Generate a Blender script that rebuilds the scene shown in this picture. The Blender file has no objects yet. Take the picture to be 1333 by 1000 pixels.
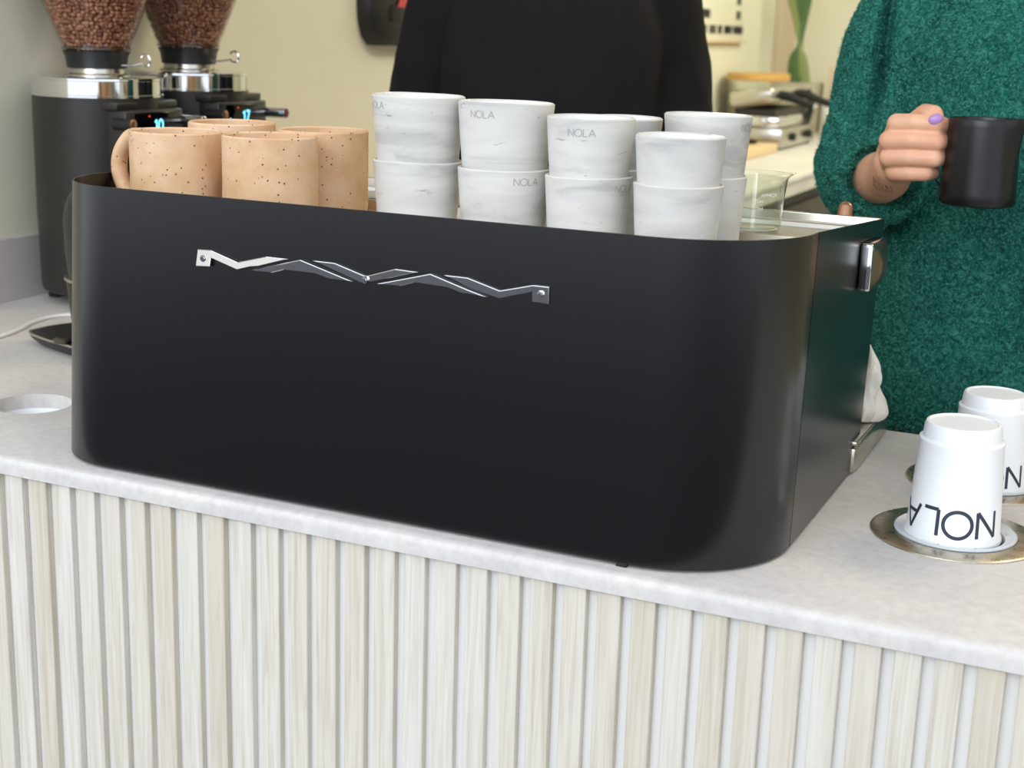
import bpy, bmesh, math, random
from mathutils import Vector, Matrix, noise
random.seed(7)
PI = math.pi
SC = bpy.context.scene
COL = SC.collection

# ------------------------------------------------------------------ camera
cam_d = bpy.data.cameras.new('camera'); cam = bpy.data.objects.new('camera', cam_d); COL.objects.link(cam)
cam.matrix_world = Matrix(((0.9076,-0.1261,0.3990,0.980),(0.4175,0.2051,-0.8854,-1.042),(0.0299,0.9706,0.2388,0.427),(0,0,0,1)))
cam_d.sensor_fit = 'HORIZONTAL'; cam_d.sensor_width = 17.3; cam_d.lens = 24.436
cam_d.shift_x = 0.0; cam_d.shift_y = -0.0015
cam_d.clip_start = 0.05; cam_d.clip_end = 60
cam_d.dof.use_dof = True; cam_d.dof.focus_distance = 1.32; cam_d.dof.aperture_fstop = 4.5
SC.camera = cam

# ------------------------------------------------------------------ world, lights, exposure
world = bpy.data.worlds.new('world'); SC.world = world; world.use_nodes = True
wn = world.node_tree.nodes; wl = world.node_tree.links
bg = wn['Background']; bg.inputs[0].default_value = (0.86, 0.92, 1.0, 1); bg.inputs[1].default_value = 1.05
SC.view_settings.view_transform = 'Standard'; SC.view_settings.look = 'None'
SC.view_settings.gamma = 1.0; SC.view_settings.use_curve_mapping = False
SC.view_settings.exposure = 0.55

def area(name, loc, target, size, size_y, power, color):
    d = bpy.data.lights.new(name, 'AREA'); d.shape = 'RECTANGLE'; d.size = size; d.size_y = size_y
    d.energy = power; d.color = color
    o = bpy.data.objects.new(name, d); COL.objects.link(o); o.location = loc
    o.rotation_euler = (Vector(target) - Vector(loc)).to_track_quat('-Z', 'Y').to_euler()
    return o
area('daylight_street', (0.3, -3.8, 1.9), (0.2, 0.2, 0.0), 3.0, 2.2, 62, (0.90, 0.95, 1.0))
area('ceiling_light_rear', (0.6, 4.4, 1.75), (-0.2, 4.8, 0.0), 1.6, 2.2, 66, (0.98, 0.97, 0.76))
area('ceiling_light_bar', (1.5, 1.9, 1.75), (0.6, 0.9, 0.2), 1.0, 0.8, 24, (1.0, 0.84, 0.62))

# ------------------------------------------------------------------ materials
def lin(c):
    return tuple(((v/255)/12.92 if v/255 <= 0.04045 else ((v/255+0.055)/1.055)**2.4) for v in c)
MATS = {}
def mat(name, rgb, rough=0.5, metal=0.0, emit=None, estr=1.0, trans=0.0, spec=0.5, coat=0.0):
    m = bpy.data.materials.new(name); m.use_nodes = True
    b = m.node_tree.nodes['Principled BSDF']
    b.inputs['Base Color'].default_value = (*lin(rgb), 1)
    b.inputs['Roughness'].default_value = rough; b.inputs['Metallic'].default_value = metal
    b.inputs['Specular IOR Level'].default_value = spec
    b.inputs['Coat Weight'].default_value = coat
    if trans: b.inputs['Transmission Weight'].default_value = trans
    if emit:
        b.inputs['Emission Color'].default_value = (*lin(emit), 1); b.inputs['Emission Strength'].default_value = estr
    MATS[name] = m
    return m
def N(m, t, **kw):
    n = m.node_tree.nodes.new(t)
    for k, v in kw.items():
        if k in n.inputs: n.inputs[k].default_value = v
        else: setattr(n, k, v)
    return n
def L(m, a, b): m.node_tree.links.new(a, b)
def coords(m, scale=(1,1,1), per_object=False):
    tc = N(m, 'ShaderNodeTexCoord'); mp = N(m, 'ShaderNodeMapping'); mp.inputs['Scale'].default_value = scale
    L(m, tc.outputs['Object'], mp.inputs['Vector'])
    if per_object:
        oi = N(m, 'ShaderNodeObjectInfo'); mu = N(m, 'ShaderNodeMath', operation='MULTIPLY'); mu.inputs[1].default_value = 37.0
        L(m, oi.outputs['Random'], mu.inputs[0])
        cb = N(m, 'ShaderNodeCombineXYZ'); L(m, mu.outputs[0], cb.inputs[0]); L(m, mu.outputs[0], cb.inputs[1]); L(m, mu.outputs[0], cb.inputs[2])
        L(m, cb.outputs[0], mp.inputs['Location'])
    return mp.outputs[0]
def ramp(m, fac, stops):
    r = N(m, 'ShaderNodeValToRGB'); e = r.color_ramp.elements
    while len(e) < len(stops): e.new(0.5)
    for i, (p, c) in enumerate(stops):
        e[i].position = p; e[i].color = (*lin(c), 1) if len(c) == 3 else c
    L(m, fac, r.inputs[0]); return r.outputs[0]
def noise_tex(m, vec, scale, detail=4, rough=0.55, dist=0.0):
    n = N(m, 'ShaderNodeTexNoise'); n.inputs['Scale'].default_value = scale; n.inputs['Detail'].default_value = detail
    n.inputs['Roughness'].default_value = rough; n.inputs['Distortion'].default_value = dist
    L(m, vec, n.inputs['Vector']); return n.outputs['Fac']
def bump(m, fac, strength, dist):
    b = N(m, 'ShaderNodeBump'); b.inputs['Strength'].default_value = strength; b.inputs['Distance'].default_value = dist
    L(m, fac, b.inputs['Height']); L(m, b.outputs[0], m.node_tree.nodes['Principled BSDF'].inputs['Normal'])
def base(m, sock): L(m, sock, m.node_tree.nodes['Principled BSDF'].inputs['Base Color'])
def mixc(m, fac, a, b, mode='MIX'):
    x = N(m, 'ShaderNodeMix', data_type='RGBA', blend_type=mode)
    if isinstance(fac, float): x.inputs[0].default_value = fac
    else: L(m, fac, x.inputs[0])
    for i, s in ((6, a), (7, b)):
        if isinstance(s, tuple): x.inputs[i].default_value = (*lin(s), 1)
        else: L(m, s, x.inputs[i])
    return x.outputs[2]

# quartz worktop
m = mat('quartz', (205,201,197), 0.55, spec=0.3)
v = coords(m); a = noise_tex(m, v, 90, 6, 0.7); b_ = noise_tex(m, v, 9, 4)
c1 = ramp(m, a, [(0.30,(204,200,197)),(0.55,(216,213,210)),(0.75,(223,221,218))])
c2 = ramp(m, b_, [(0.35,(240,239,239)),(0.65,(255,253,250))])
base(m, mixc(m, 1.0, c1, c2, 'MULTIPLY')); bump(m, a, 0.12, 0.0006)
# slat wood (whitewashed)
m = mat('whitewashed_wood', (225,222,212), 0.6)
v = coords(m, (60,60,2.2), True); a = noise_tex(m, v, 3.0, 7, 0.6, 0.8)
oi = N(m, 'ShaderNodeObjectInfo')
w1 = ramp(m, a, [(0.28,(199,190,176)),(0.45,(215,209,197)),(0.56,(222,217,208)),(0.75,(227,224,218))])
w2 = ramp(m, oi.outputs['Random'], [(0.0,(243,238,228)),(0.5,(251,249,245)),(1.0,(255,255,255))])
base(m, mixc(m, 1.0, w1, w2, 'MULTIPLY')); bump(m, a, 0.2, 0.0004)
mat('white_board', (232,231,229), 0.5)
# anodised black machine skin
m = mat('black_anodised', (9,9,10), 0.25, spec=0.6)
v = coords(m, (1,1,1)); a = noise_tex(m, v, 900, 2); bump(m, a, 0.05, 0.0002)
mat('black_plastic', (26,26,27), 0.42)
mat('black_satin', (38,35,33), 0.38)
mat('black_gloss', (12,12,13), 0.12)
mat('seam_dark', (8,8,8), 0.8)
mat('chrome', (225,226,228), 0.06, 1.0)
mat('brushed_steel', (200,196,186), 0.24, 1.0)
m = mat('tray_steel', (205,200,190), 0.3, 1.0)
mat('steel_dark', (120,116,108), 0.28, 1.0)
m = mat('ring_steel', (190,182,165), 0.25, 1.0)
v = coords(m); a = noise_tex(m, v, 60, 5, 0.7)
L(m, ramp(m, a, [(0.35,(130,130,130,)),(0.65,(165,165,165))]), m.node_tree.nodes['Principled BSDF'].inputs['Roughness'])
mat('copper_tint', (190,120,95), 0.15, 1.0)
# marbled porcelain tumblers
m = mat('marbled_porcelain', (222,220,214), 0.45)
v = coords(m, (6,6,30), True); a = noise_tex(m, v, 1.2, 5, 0.55, 0.9)
v2 = coords(m, (14,14,60), True); b_ = noise_tex(m, v2, 1.0, 8, 0.7, 2.5)
p1 = ramp(m, a, [(0.36,(186,185,181)),(0.46,(206,204,199)),(0.60,(217,215,209))])
p2 = ramp(m, b_, [(0.0,(110,110,110)),(0.30,(165,164,163)),(0.365,(255,255,255)),(1.0,(255,255,255))])
base(m, mixc(m, 1.0, p1, p2, 'MULTIPLY'))
mat('porcelain_inside', (238,237,233), 0.35)
mat('deboss_grey', (168,167,162), 0.6)
# speckled stoneware
m = mat('speckled_stoneware', (216,178,143), 0.5)
v = coords(m, (1,1,1), True); a = noise_tex(m, v, 22, 5, 0.6)
c1 = ramp(m, a, [(0.32,(206,160,116)),(0.52,(220,182,144)),(0.7,(229,199,168))])
vo = N(m, 'ShaderNodeTexVoronoi'); vo.inputs['Scale'].default_value = 260; L(m, v, vo.inputs['Vector'])
s1 = N(m, 'ShaderNodeMath', operation='LESS_THAN'); s1.inputs[1].default_value = 0.23; L(m, vo.outputs['Distance'], s1.inputs[0])
s2 = N(m, 'ShaderNodeSeparateColor'); L(m, vo.outputs['Color'], s2.inputs[0])
s3 = N(m, 'ShaderNodeMath', operation='GREATER_THAN'); s3.inputs[1].default_value = 0.80; L(m, s2.outputs[0], s3.inputs[0])
s4 = N(m, 'ShaderNodeMath', operation='MULTIPLY'); L(m, s1.outputs[0], s4.inputs[0]); L(m, s3.outputs[0], s4.inputs[1])
base(m, mixc(m, s4.outputs[0], c1, (96,58,40))); bump(m, a, 0.15, 0.001)
# walls
m = mat('cream_wall', (226,219,196), 0.75)
v = coords(m); a = noise_tex(m, v, 3, 3); base(m, ramp(m, a, [(0.3,(221,217,197)),(0.7,(228,224,205))]))
mat('upstand_stone', (196,190,186), 0.5)
mat('pilaster_pink', (205,186,165), 0.7)
mat('ceiling_white', (235,232,224), 0.8)
m = mat('floor_tile', (120,116,110), 0.55); v = coords(m); a = noise_tex(m, v, 12, 5); base(m, ramp(m, a, [(0.3,(104,100,96)),(0.7,(134,130,124))]))
m = mat('pavement', (60,60,62), 0.85); v = coords(m); a = noise_tex(m, v, 20, 6); base(m, ramp(m, a, [(0.3,(50,50,52)),(0.7,(70,70,71))]))
mat('cabinet_dark', (40,34,30), 0.5)
mat('wood_lid', (205,160,92), 0.5)
mat('wood_board', (216,186,146), 0.5)
mat('paper_white', (240,241,243), 0.42)
mat('print_navy', (44,52,66), 0.5)
mat('frosted_plastic', (225,230,235), 0.35, trans=0.25)
mat('rubber_black', (16,16,16), 0.7)
mat('cable_white', (238,238,240), 0.4)
mat('cable_yellow', (225,200,40), 0.4)
mat('label_red', (196,60,66), 0.5)
mat('label_white', (235,225,222), 0.5)
mat('knob_purple', (110,30,66), 0.35)
mat('knob_copper', (170,128,100), 0.3, 0.8)
mat('screen_cyan', (20,60,70), 0.3, emit=(120,225,255), estr=1.6)
mat('screen_red', (60,20,16), 0.3, emit=(235,80,60), estr=0.8)
mat('screen_glass', (6,6,8), 0.08)
m = mat('coffee_bean', (104,62,40), 0.36)
oi = N(m, 'ShaderNodeNewGeometry'); base(m, ramp(m, oi.outputs['Random Per Island'], [(0.0,(112,66,44)),(0.5,(150,98,68)),(1.0,(180,130,98))]))
m = mat('towel', (226,220,210), 0.9); v = coords(m); a = noise_tex(m, v, 400, 3); bump(m, a, 0.5, 0.001)
mat('leaf_green', (70,98,52), 0.45); mat('leaf_pale', (128,140,86), 0.45)
mat('planter_grey', (186,178,160), 0.7)
mat('jar_contents', (150,132,104), 0.7)
# glass: clear thin glass (transparent + fresnel gloss)
def thin_glass(name, tint, gl=1.0):
    m = bpy.data.materials.new(name); m.use_nodes = True; nt = m.node_tree; nt.nodes.clear()
    o = nt.nodes.new('ShaderNodeOutputMaterial'); mx = nt.nodes.new('ShaderNodeMixShader')
    t = nt.nodes.new('ShaderNodeBsdfTransparent'); t.inputs[0].default_value = (*tint, 1)
    g = nt.nodes.new('ShaderNodeBsdfGlossy'); g.inputs['Roughness'].default_value = 0.04
    lw = nt.nodes.new('ShaderNodeLayerWeight'); lw.inputs[0].default_value = 0.5
    pw = nt.nodes.new('ShaderNodeMath'); pw.operation = 'POWER'; pw.inputs[1].default_value = 4.0
    mu = nt.nodes.new('ShaderNodeMath'); mu.operation = 'MULTIPLY_ADD'; mu.inputs[1].default_value = 0.7*gl; mu.inputs[2].default_value = 0.03*gl
    nt.links.new(lw.outputs['Facing'], pw.inputs[0]); nt.links.new(pw.outputs[0], mu.inputs[0]); nt.links.new(mu.outputs[0], mx.inputs[0])
    nt.links.new(t.outputs[0], mx.inputs[1]); nt.links.new(g.outputs[0], mx.inputs[2]); nt.links.new(mx.outputs[0], o.inputs[0])
    MATS[name] = m
thin_glass('hopper_glass', (0.93,0.93,0.93)); thin_glass('beaker_glass', (0.96,0.98,0.95), 2.0)
# green fleece
m = mat('green_fleece', (22,92,82), 0.95, spec=0.15)
v = coords(m); a = noise_tex(m, v, 150, 5, 0.7, 1.2); b_ = noise_tex(m, v, 14, 3)
c1 = ramp(m, a, [(0.28,(10,56,52)),(0.42,(24,92,84)),(0.55,(44,122,108)),(0.72,(88,162,146))])
c2 = ramp(m, b_, [(0.3,(214,222,222)),(0.7,(255,255,250))])
base(m, mixc(m, 1.0, c1, c2, 'MULTIPLY')); bump(m, a, 1.0, 0.004)
mat('fleece_fibre_mat', (84,158,140), 0.9, spec=0.1)
m = mat('black_knit', (27,26,27), 0.9, spec=0.2); v = coords(m); a = noise_tex(m, v, 300, 3); bump(m, a, 0.3, 0.001)
mat('dark_trousers', (24,24,28), 0.9); mat('shoe_dark', (30,28,28), 0.6)
m = mat('skin', (226,172,140), 0.5)
m.node_tree.nodes['Principled BSDF'].inputs['Subsurface Weight'].default_value = 0.12
m.node_tree.nodes['Principled BSDF'].inputs['Subsurface Radius'].default_value = (0.01,0.004,0.002)
v = coords(m); a = noise_tex(m, v, 30, 4); base(m, ramp(m, a, [(0.3,(220,160,128)),(0.7,(232,182,150))]))
mat('hair_brown', (62,42,30), 0.6); mat('nail_lilac', (176,132,190), 0.25); mat('tattoo_ink', (120,92,76), 0.7)
mat('lip', (176,92,84), 0.5); mat('eye_white', (235,232,228), 0.3)

# ------------------------------------------------------------------ helpers
def rootloc(o):
    v = Vector((0,0,0))
    while o is not None: v += o.location; o = o.parent
    return v
def obj(name, bm, mname, parent=None, loc=None, smooth=True, local=False):
    """links the bmesh as ONE object. Geometry is given in world coordinates unless local."""
    me = bpy.data.meshes.new(name)
    o = bpy.data.objects.new(name, me); COL.objects.link(o)
    if parent is not None: o.parent = parent
    if loc is not None and parent is None: o.location = loc
    if not local:
        off = rootloc(o)
        for v in bm.verts: v.co -= off
    bm.to_mesh(me); bm.free()
    if isinstance(mname, (list, tuple)):
        for k in mname: me.materials.append(MATS[k])
    else: me.materials.append(MATS[mname])
    if smooth:
        me.polygons.foreach_set('use_smooth', [True]*len(me.polygons))
        try: me.set_sharp_from_angle(angle=math.radians(38))
        except Exception: pass
    return o
def thing(name, label, cat, loc=(0,0,0), group=None):
    o = bpy.data.objects.new(name, None); COL.objects.link(o); o.location = loc; o.empty_display_size = 0.02
    return tag(o, label, cat, group)
def tag(o, label, cat, group=None, kind=None):
    o['label'] = label; o['category'] = cat
    if group: o['group'] = group
    if kind: o['kind'] = kind
    return o
def struct(name, bm, mname, smooth=False):
    o = obj(name, bm, mname, smooth=smooth); o['kind'] = 'structure'; return o
def box(bm, x0, x1, y0, y1, z0, z1, bev=0.0, seg=2, mi=0):
    r = bmesh.ops.create_cube(bm, size=1.0)
    vs = r['verts']
    for v in vs:
        v.co = Vector((x0+(v.co.x+.5)*(x1-x0), y0+(v.co.y+.5)*(y1-y0), z0+(v.co.z+.5)*(z1-z0)))
    es = list({e for v in vs for e in v.link_edges}); fs = list({f for v in vs for f in v.link_faces})
    for f in fs: f.material_index = mi
    if bev > 0:
        bmesh.ops.bevel(bm, geom=vs+es, offset=bev, segments=seg, affect='EDGES', profile=0.5)
    return bm
def BOX(*a, **k): return box(bmesh.new(), *a, **k)
def lathe(bm, prof, c=(0,0,0), seg=48, axis='Z', closed=False, mi=0):
    """prof: list of (r, h)."""
    rings = []
    def P(r, h, t):
        x, y = r*math.cos(t), r*math.sin(t)
        if axis == 'Z': p = (x, y, h)
        elif axis == 'X': p = (h, x, y)
        else: p = (x, h, y)
        return (p[0]+c[0], p[1]+c[1], p[2]+c[2])
    for r, h in prof:
        if r < 1e-6: rings.append([bm.verts.new(P(0, h, 0))])
        else: rings.append([bm.verts.new(P(r, h, 2*PI*i/seg)) for i in range(seg)])
    pairs = list(zip(rings, rings[1:]))
    if closed: pairs.append((rings[-1], rings[0]))
    for A, B in pairs:
        for i in range(seg):
            j = (i+1) % seg
            if len(A) == 1 and len(B) == 1: continue
            if len(A) == 1: f = bm.faces.new((A[0], B[i], B[j]))
            elif len(B) == 1: f = bm.faces.new((A[i], A[j], B[0]))
            else: f = bm.faces.new((A[i], A[j], B[j], B[i]))
            f.material_index = mi
    return bm
def LATHE(*a, **k):
    bm = lathe(bmesh.new(), *a, **k); bmesh.ops.recalc_face_normals(bm, faces=bm.faces); return bm
def cr(pts, n):
    """Catmull-Rom resample of tuples"""
    out = []; P = [pts[0]] + list(pts) + [pts[-1]]
    for i in range(1, len(P)-2):
        for k in range(n):
            t = k/n; a, b, c, d = P[i-1], P[i], P[i+1], P[i+2]
            out.append(tuple(0.5*((2*b[q])+(-a[q]+c[q])*t+(2*a[q]-5*b[q]+4*c[q]-d[q])*t*t+(-a[q]+3*b[q]-3*c[q]+d[q])*t**3) for q in range(len(b))))
    out.append(tuple(pts[-1])); return out
def tube(bm, pts, seg=12, n=6, flat=1.0, cap=True, smooth=True, up=Vector((0,0,1))):
    """pts: (x,y,z,r) or (x,y,z,r,r2)."""
    P = cr(pts, n) if smooth and len(pts) > 2 else [tuple(p) for p in pts]
    rings = []; prev = None
    for i, p in enumerate(P):
        c = Vector(p[:3]); a = Vector(P[max(0,i-1)][:3]); b = Vector(P[min(len(P)-1,i+1)][:3])
        t = (b-a).normalized()
        if prev is None:
            u = up - t*up.dot(t)
            if u.length < 1e-3: u = Vector((1,0,0)) - t*t.x
        else: u = prev - t*prev.dot(t)
        u.normalize(); prev = u; w = t.cross(u)
        r1 = p[3]; r2 = p[4] if len(p) > 4 else r1*flat
        rings.append([bm.verts.new(c + u*(r1*math.cos(2*PI*k/seg)) + w*(r2*math.sin(2*PI*k/seg))) for k in range(seg)])
    for A, B in zip(rings, rings[1:]):
        for k in range(seg):
            j = (k+1) % seg; bm.faces.new((A[k], A[j], B[j], B[k]))
    if cap:
        for R_, P_ in ((rings[0], P[0]), (rings[-1], P[-1])):
            bm.faces.new(R_) if R_ is rings[-1] else bm.faces.new(list(reversed(R_)))
    return bm
def ball(bm, c, r, seg=16, mat4=None):
    M_ = Matrix.Translation(c) @ Matrix.Diagonal((*(r if hasattr(r,'__len__') else (r,r,r)), 1))
    if mat4 is not None: M_ = mat4
    bmesh.ops.create_uvsphere(bm, u_segments=seg, v_segments=max(8, seg*2//3), radius=1.0, matrix=M_)
def capsule(bm, a, b, ra, rb, seg=14):
    tube(bm, [(*a, ra), (*b, rb)], seg=seg, smooth=False); ball(bm, a, ra*0.995, seg); ball(bm, b, rb*0.995, seg)
def chain(bm, pts, seg=14):
    for p, q in zip(pts, pts[1:]): capsule(bm, p[:3], q[:3], p[3], q[3], seg)
def evaluated(bm, mods):
    """runs modifiers on a temporary object and returns the resulting bmesh"""
    me = bpy.data.meshes.new('tmp'); bm.to_mesh(me); bm.free()
    o = bpy.data.objects.new('tmp', me); COL.objects.link(o)
    for t, kw in mods:
        md = o.modifiers.new(t, t)
        for k, val in kw.items(): setattr(md, k, val)
    dg = bpy.context.evaluated_depsgraph_get(); dg.update()
    me2 = bpy.data.meshes.new_from_object(o.evaluated_get(dg))
    out = bmesh.new(); out.from_mesh(me2)
    bpy.data.objects.remove(o); bpy.data.meshes.remove(me); bpy.data.meshes.remove(me2)
    return out
def remesh(bm, vox, smooth=4, fac=0.5):
    return evaluated(bm, [('REMESH', dict(mode='VOXEL', voxel_size=vox)), ('SMOOTH', dict(iterations=smooth, factor=fac))])
def copy_tree(o, parent=None):
    c = o.copy(); COL.objects.link(c); c.parent = parent
    for ch in list(o.children): copy_tree(ch, c)
    return c
def extrude_poly(bm, pts2, f3, d):
    """pts2 polygon, f3 maps (u,v,depth)->xyz"""
    A = [bm.verts.new(f3(u, v, 0)) for u, v in pts2]; B = [bm.verts.new(f3(u, v, d)) for u, v in pts2]
    bm.faces.new(A); bm.faces.new(list(reversed(B)))
    for i in range(len(A)):
        j = (i+1) % len(A); bm.faces.new((A[j], A[i], B[i], B[j]))
    return bm

# ------------------------------------------------------------------ lettering by strokes (height 1, u to the right, v up)
def arc(cx, cy, rx, ry, a0, a1, n=24):
    return [(cx+rx*math.cos(math.radians(a0+(a1-a0)*i/n)), cy+ry*math.sin(math.radians(a0+(a1-a0)*i/n))) for i in range(n+1)]
GL = {
 'N': (0.80, [[(0,0),(0,1)],[(0,1),(0.80,0)],[(0.80,0),(0.80,1)]]),
 'O': (1.04, [arc(0.52,0.5,0.52,0.5,0,360,36)]),
 'L': (0.58, [[(0,1),(0,0)],[(0,0),(0.58,0)]]),
 'A': (0.92, [[(0,0),(0.46,1)],[(0.46,1),(0.92,0)],[(0.17,0.33),(0.75,0.33)]]),
 'P': (0.55, [[(0,0),(0,1)],[(0,1),(0.3,1)]+arc(0.3,0.75,0.25,0.25,90,-90,10)+[(0,0.5)]]),
 'R': (0.6, [[(0,0),(0,1)],[(0,1),(0.3,1)]+arc(0.3,0.75,0.25,0.25,90,-90,10)+[(0,0.5)],[(0.28,0.5),(0.6,0)]]),
 'X': (0.65, [[(0,0),(0.65,1)],[(0.65,0),(0,1)]]),
 '1': (0.25, [[(0,0.78),(0.25,1)],[(0.25,1),(0.25,0)]]),
 '0': (0.6, [arc(0.3,0.5,0.3,0.5,0,360,20)]),
 '7': (0.55, [[(0,1),(0.55,1)],[(0.55,1),(0.15,0)]]),
 '5': (0.5, [[(0.5,1),(0.05,1)],[(0.05,1),(0.02,0.55)],[(0.02,0.55)]+arc(0.22,0.3,0.28,0.3,110,-130,14)]),
 'm': (0.8, [[(0,0),(0,0.6)],[(0,0.5),(0.2,0.62),(0.38,0.5),(0.38,0)],[(0.38,0.5),(0.6,0.62),(0.8,0.5),(0.8,0)]]),
 'l': (0.1, [[(0.05,0),(0.05,1)]]),
 '-': (0.4, [[(0,0.5),(0.4,0.5)]]),
 ' ': (0.4, []),
}
def strokes(text, h, w, gap=0.25):
    """list of (polygon quads) in metres, origin lower-left; returns quads, total width"""
    out = []; x = 0
    for ch in text:
        wd, sts = GL[ch]
        for st in sts:
            pts = []
            for (a, b) in zip(st, st[1:]):          # subdivide
                n = max(1, int(math.hypot(b[0]-a[0], b[1]-a[1])/0.12))
                for k in range(n): pts.append((a[0]+(b[0]-a[0])*k/n, a[1]+(b[1]-a[1])*k/n))
            pts.append(st[-1])
            pts = [((p[0]+x)*h, p[1]*h) for p in pts]
            closed = math.hypot(pts[0][0]-pts[-1][0], pts[0][1]-pts[-1][1]) < 1e-6
            L_, R_ = [], []
            for i, p in enumerate(pts):
                if closed: a = pts[i-1] if i > 0 else pts[-2]; b = pts[(i+1)] if i < len(pts)-1 else pts[1]
                else: a = pts[max(0,i-1)]; b = pts[min(len(pts)-1,i+1)]
                dx, dy = b[0]-a[0], b[1]-a[1]; l = math.hypot(dx, dy) or 1
                nx, ny = -dy/l*w/2, dx/l*w/2
                e = 0
                L_.append((p[0]+nx, p[1]+ny)); R_.append((p[0]-nx, p[1]-ny))
            for i in range(len(pts)-1): out.append((L_[i], R_[i], R_[i+1], L_[i+1]))
        x += wd + gap
    return out, (x-gap)*h
def text_on_cone(text, h, w, theta, z0, rad, flip=False, proud=0.0003, gap=0.25):
    """theta: world angle of the text centre; rad(z) outer radius; local coordinates around axis"""
    q, W = strokes(text, h, w, gap); bm = bmesh.new()
    for quad in q:
        vs = []
        for (u, v) in quad:
            if flip: u, v = W-u, h-v
            z = z0+v; r = rad(z)+proud; t = theta + (u-W/2)/rad(z0+h/2)
            vs.append(bm.verts.new((r*math.cos(t), r*math.sin(t), z)))
        bm.faces.new(vs)
    return bm
def text_flat(text, h, w, f3, gap=0.25):
    q, W = strokes(text, h, w, gap); bm = bmesh.new()
    for quad in q: bm.faces.new([bm.verts.new(f3(u-W/2, v)) for (u, v) in quad])
    return bm

FLOOR = -0.95
# ================================================================== SETTING
struct('floor', BOX(-1.2, 3.2, 0.02, 6.4, FLOOR-0.03, FLOOR), 'floor_tile')
o = obj('pavement', BOX(-6, 8, -9, 0.0, FLOOR-0.04, FLOOR-0.005), 'pavement', smooth=False); o['kind'] = 'structure'  # unseen ground, put in to darken the lower reflections on the machine front
o['label'] = 'unseen dark grey street pavement added in front of the counter to darken reflections'
struct('ceiling', BOX(-1.2, 3.2, 0.0, 6.4, 1.85, 1.9), 'ceiling_white')
struct('wall_left', BOX(-0.70, -0.614, -0.02, 2.15, FLOOR, 1.85), 'cream_wall')
struct('wall_left_rear', BOX(-1.0, -0.85, 2.15, 6.2, FLOOR, 1.85), 'cream_wall')
struct('wall_back', BOX(-1.0, 3.2, 6.2, 6.35, FLOOR, 1.85), 'cream_wall')
struct('wall_right', BOX(2.6, 2.7, 0.0, 6.35, FLOOR, 1.85), 'cream_wall')
struct('trim_1', BOX(-0.85, -0.815, 5.93, 6.2, -0.02, 1.85, bev=0.003), 'pilaster_pink')
struct('trim_2', BOX(-0.614, -0.602, 0.566, 2.15, 0.0, 0.095, bev=0.001), 'upstand_stone')

# ---- worktop: L-shaped slab with three holes
def slab():
    bm = bmesh.new()
    out = [(-0.614,-0.004),(1.9,-0.004),(1.9,0.567),(-0.10,0.567),(-0.10,2.2),(-0.10,5.9),(-0.85,5.9),(-0.85,2.16),(-0.614,2.16)]
    A = [bm.verts.new((x,y,0.0)) for x,y in out]; B = [bm.verts.new((x,y,-0.0178)) for x,y in out]
    bm.faces.new(A); bm.faces.new(list(reversed(B)))
    for i in range(len(A)):
        j = (i+1) % len(A); bm.faces.new((A[j], A[i], B[i], B[j]))
    bmesh.ops.recalc_face_normals(bm, faces=bm.faces)
    es = [e for e in bm.edges if all(v.co.z > -0.001 for v in e.verts)]
    bmesh.ops.bevel(bm, geom=es, offset=0.0085, segments=5, affect='EDGES', profile=0.5)
    me = bpy.data.meshes.new('cut')
    cb = bmesh.new()
    for cx, cy, r in ((-0.154,0.166,0.0435),(0.841,0.235,0.0505),(0.842,0.412,0.0505)):
        lathe(cb, [(0,-0.08),(r,-0.08),(r,0.05),(0,0.05)], (cx,cy,0), 64)
    bmesh.ops.recalc_face_normals(cb, faces=cb.faces)
    cb.to_mesh(me); cb.free(); co = bpy.data.objects.new('cut', me); COL.objects.link(co)
    r = evaluated(bm, [('BOOLEAN', dict(operation='DIFFERENCE', object=co, solver='EXACT'))])
    bpy.data.objects.remove(co); return r
wt = obj('worktop', slab(), 'quartz')
tag(wt, 'pale grey speckled stone worktop carrying the coffee machine, with a rounded front edge', 'worktop')
# waste hole liner
bm = bmesh.new(); lathe(bm, [(0.0434,-0.0165),(0.0434,-0.024),(0,-0.024)], (-0.154,0.166,0), 48)
ln = obj('hole_liner', bm, 'paper_white', wt); ln['label'] = 'white liner inside the open round hole'

# ---- slatted counter front
cf = thing('counter_front', 'counter front of vertical whitewashed wood slats below the worktop', 'counter', (0.6, 0.0, FLOOR))
obj('backing_panel', BOX(-0.614, 1.9, 0.0078, 0.022, FLOOR, -0.0180), 'white_board', cf, smooth=False)
sb = bmesh.new(); box(sb, 0, 0.0202, 0, 0.0085, 0, -FLOOR-0.0180, bev=0.0007, seg=1)
s0 = obj('slat', sb, 'whitewashed_wood', cf, local=True, smooth=False); first = True
for n in range(-6, 40):
    o = s0 if first else s0.copy()
    if not first: COL.objects.link(o); o.parent = cf
    first = False
    o.location = Vector((-0.037+0.03*n, -0.0004+random.uniform(-0.0003,0.0003), FLOOR)) - cf.location
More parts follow.
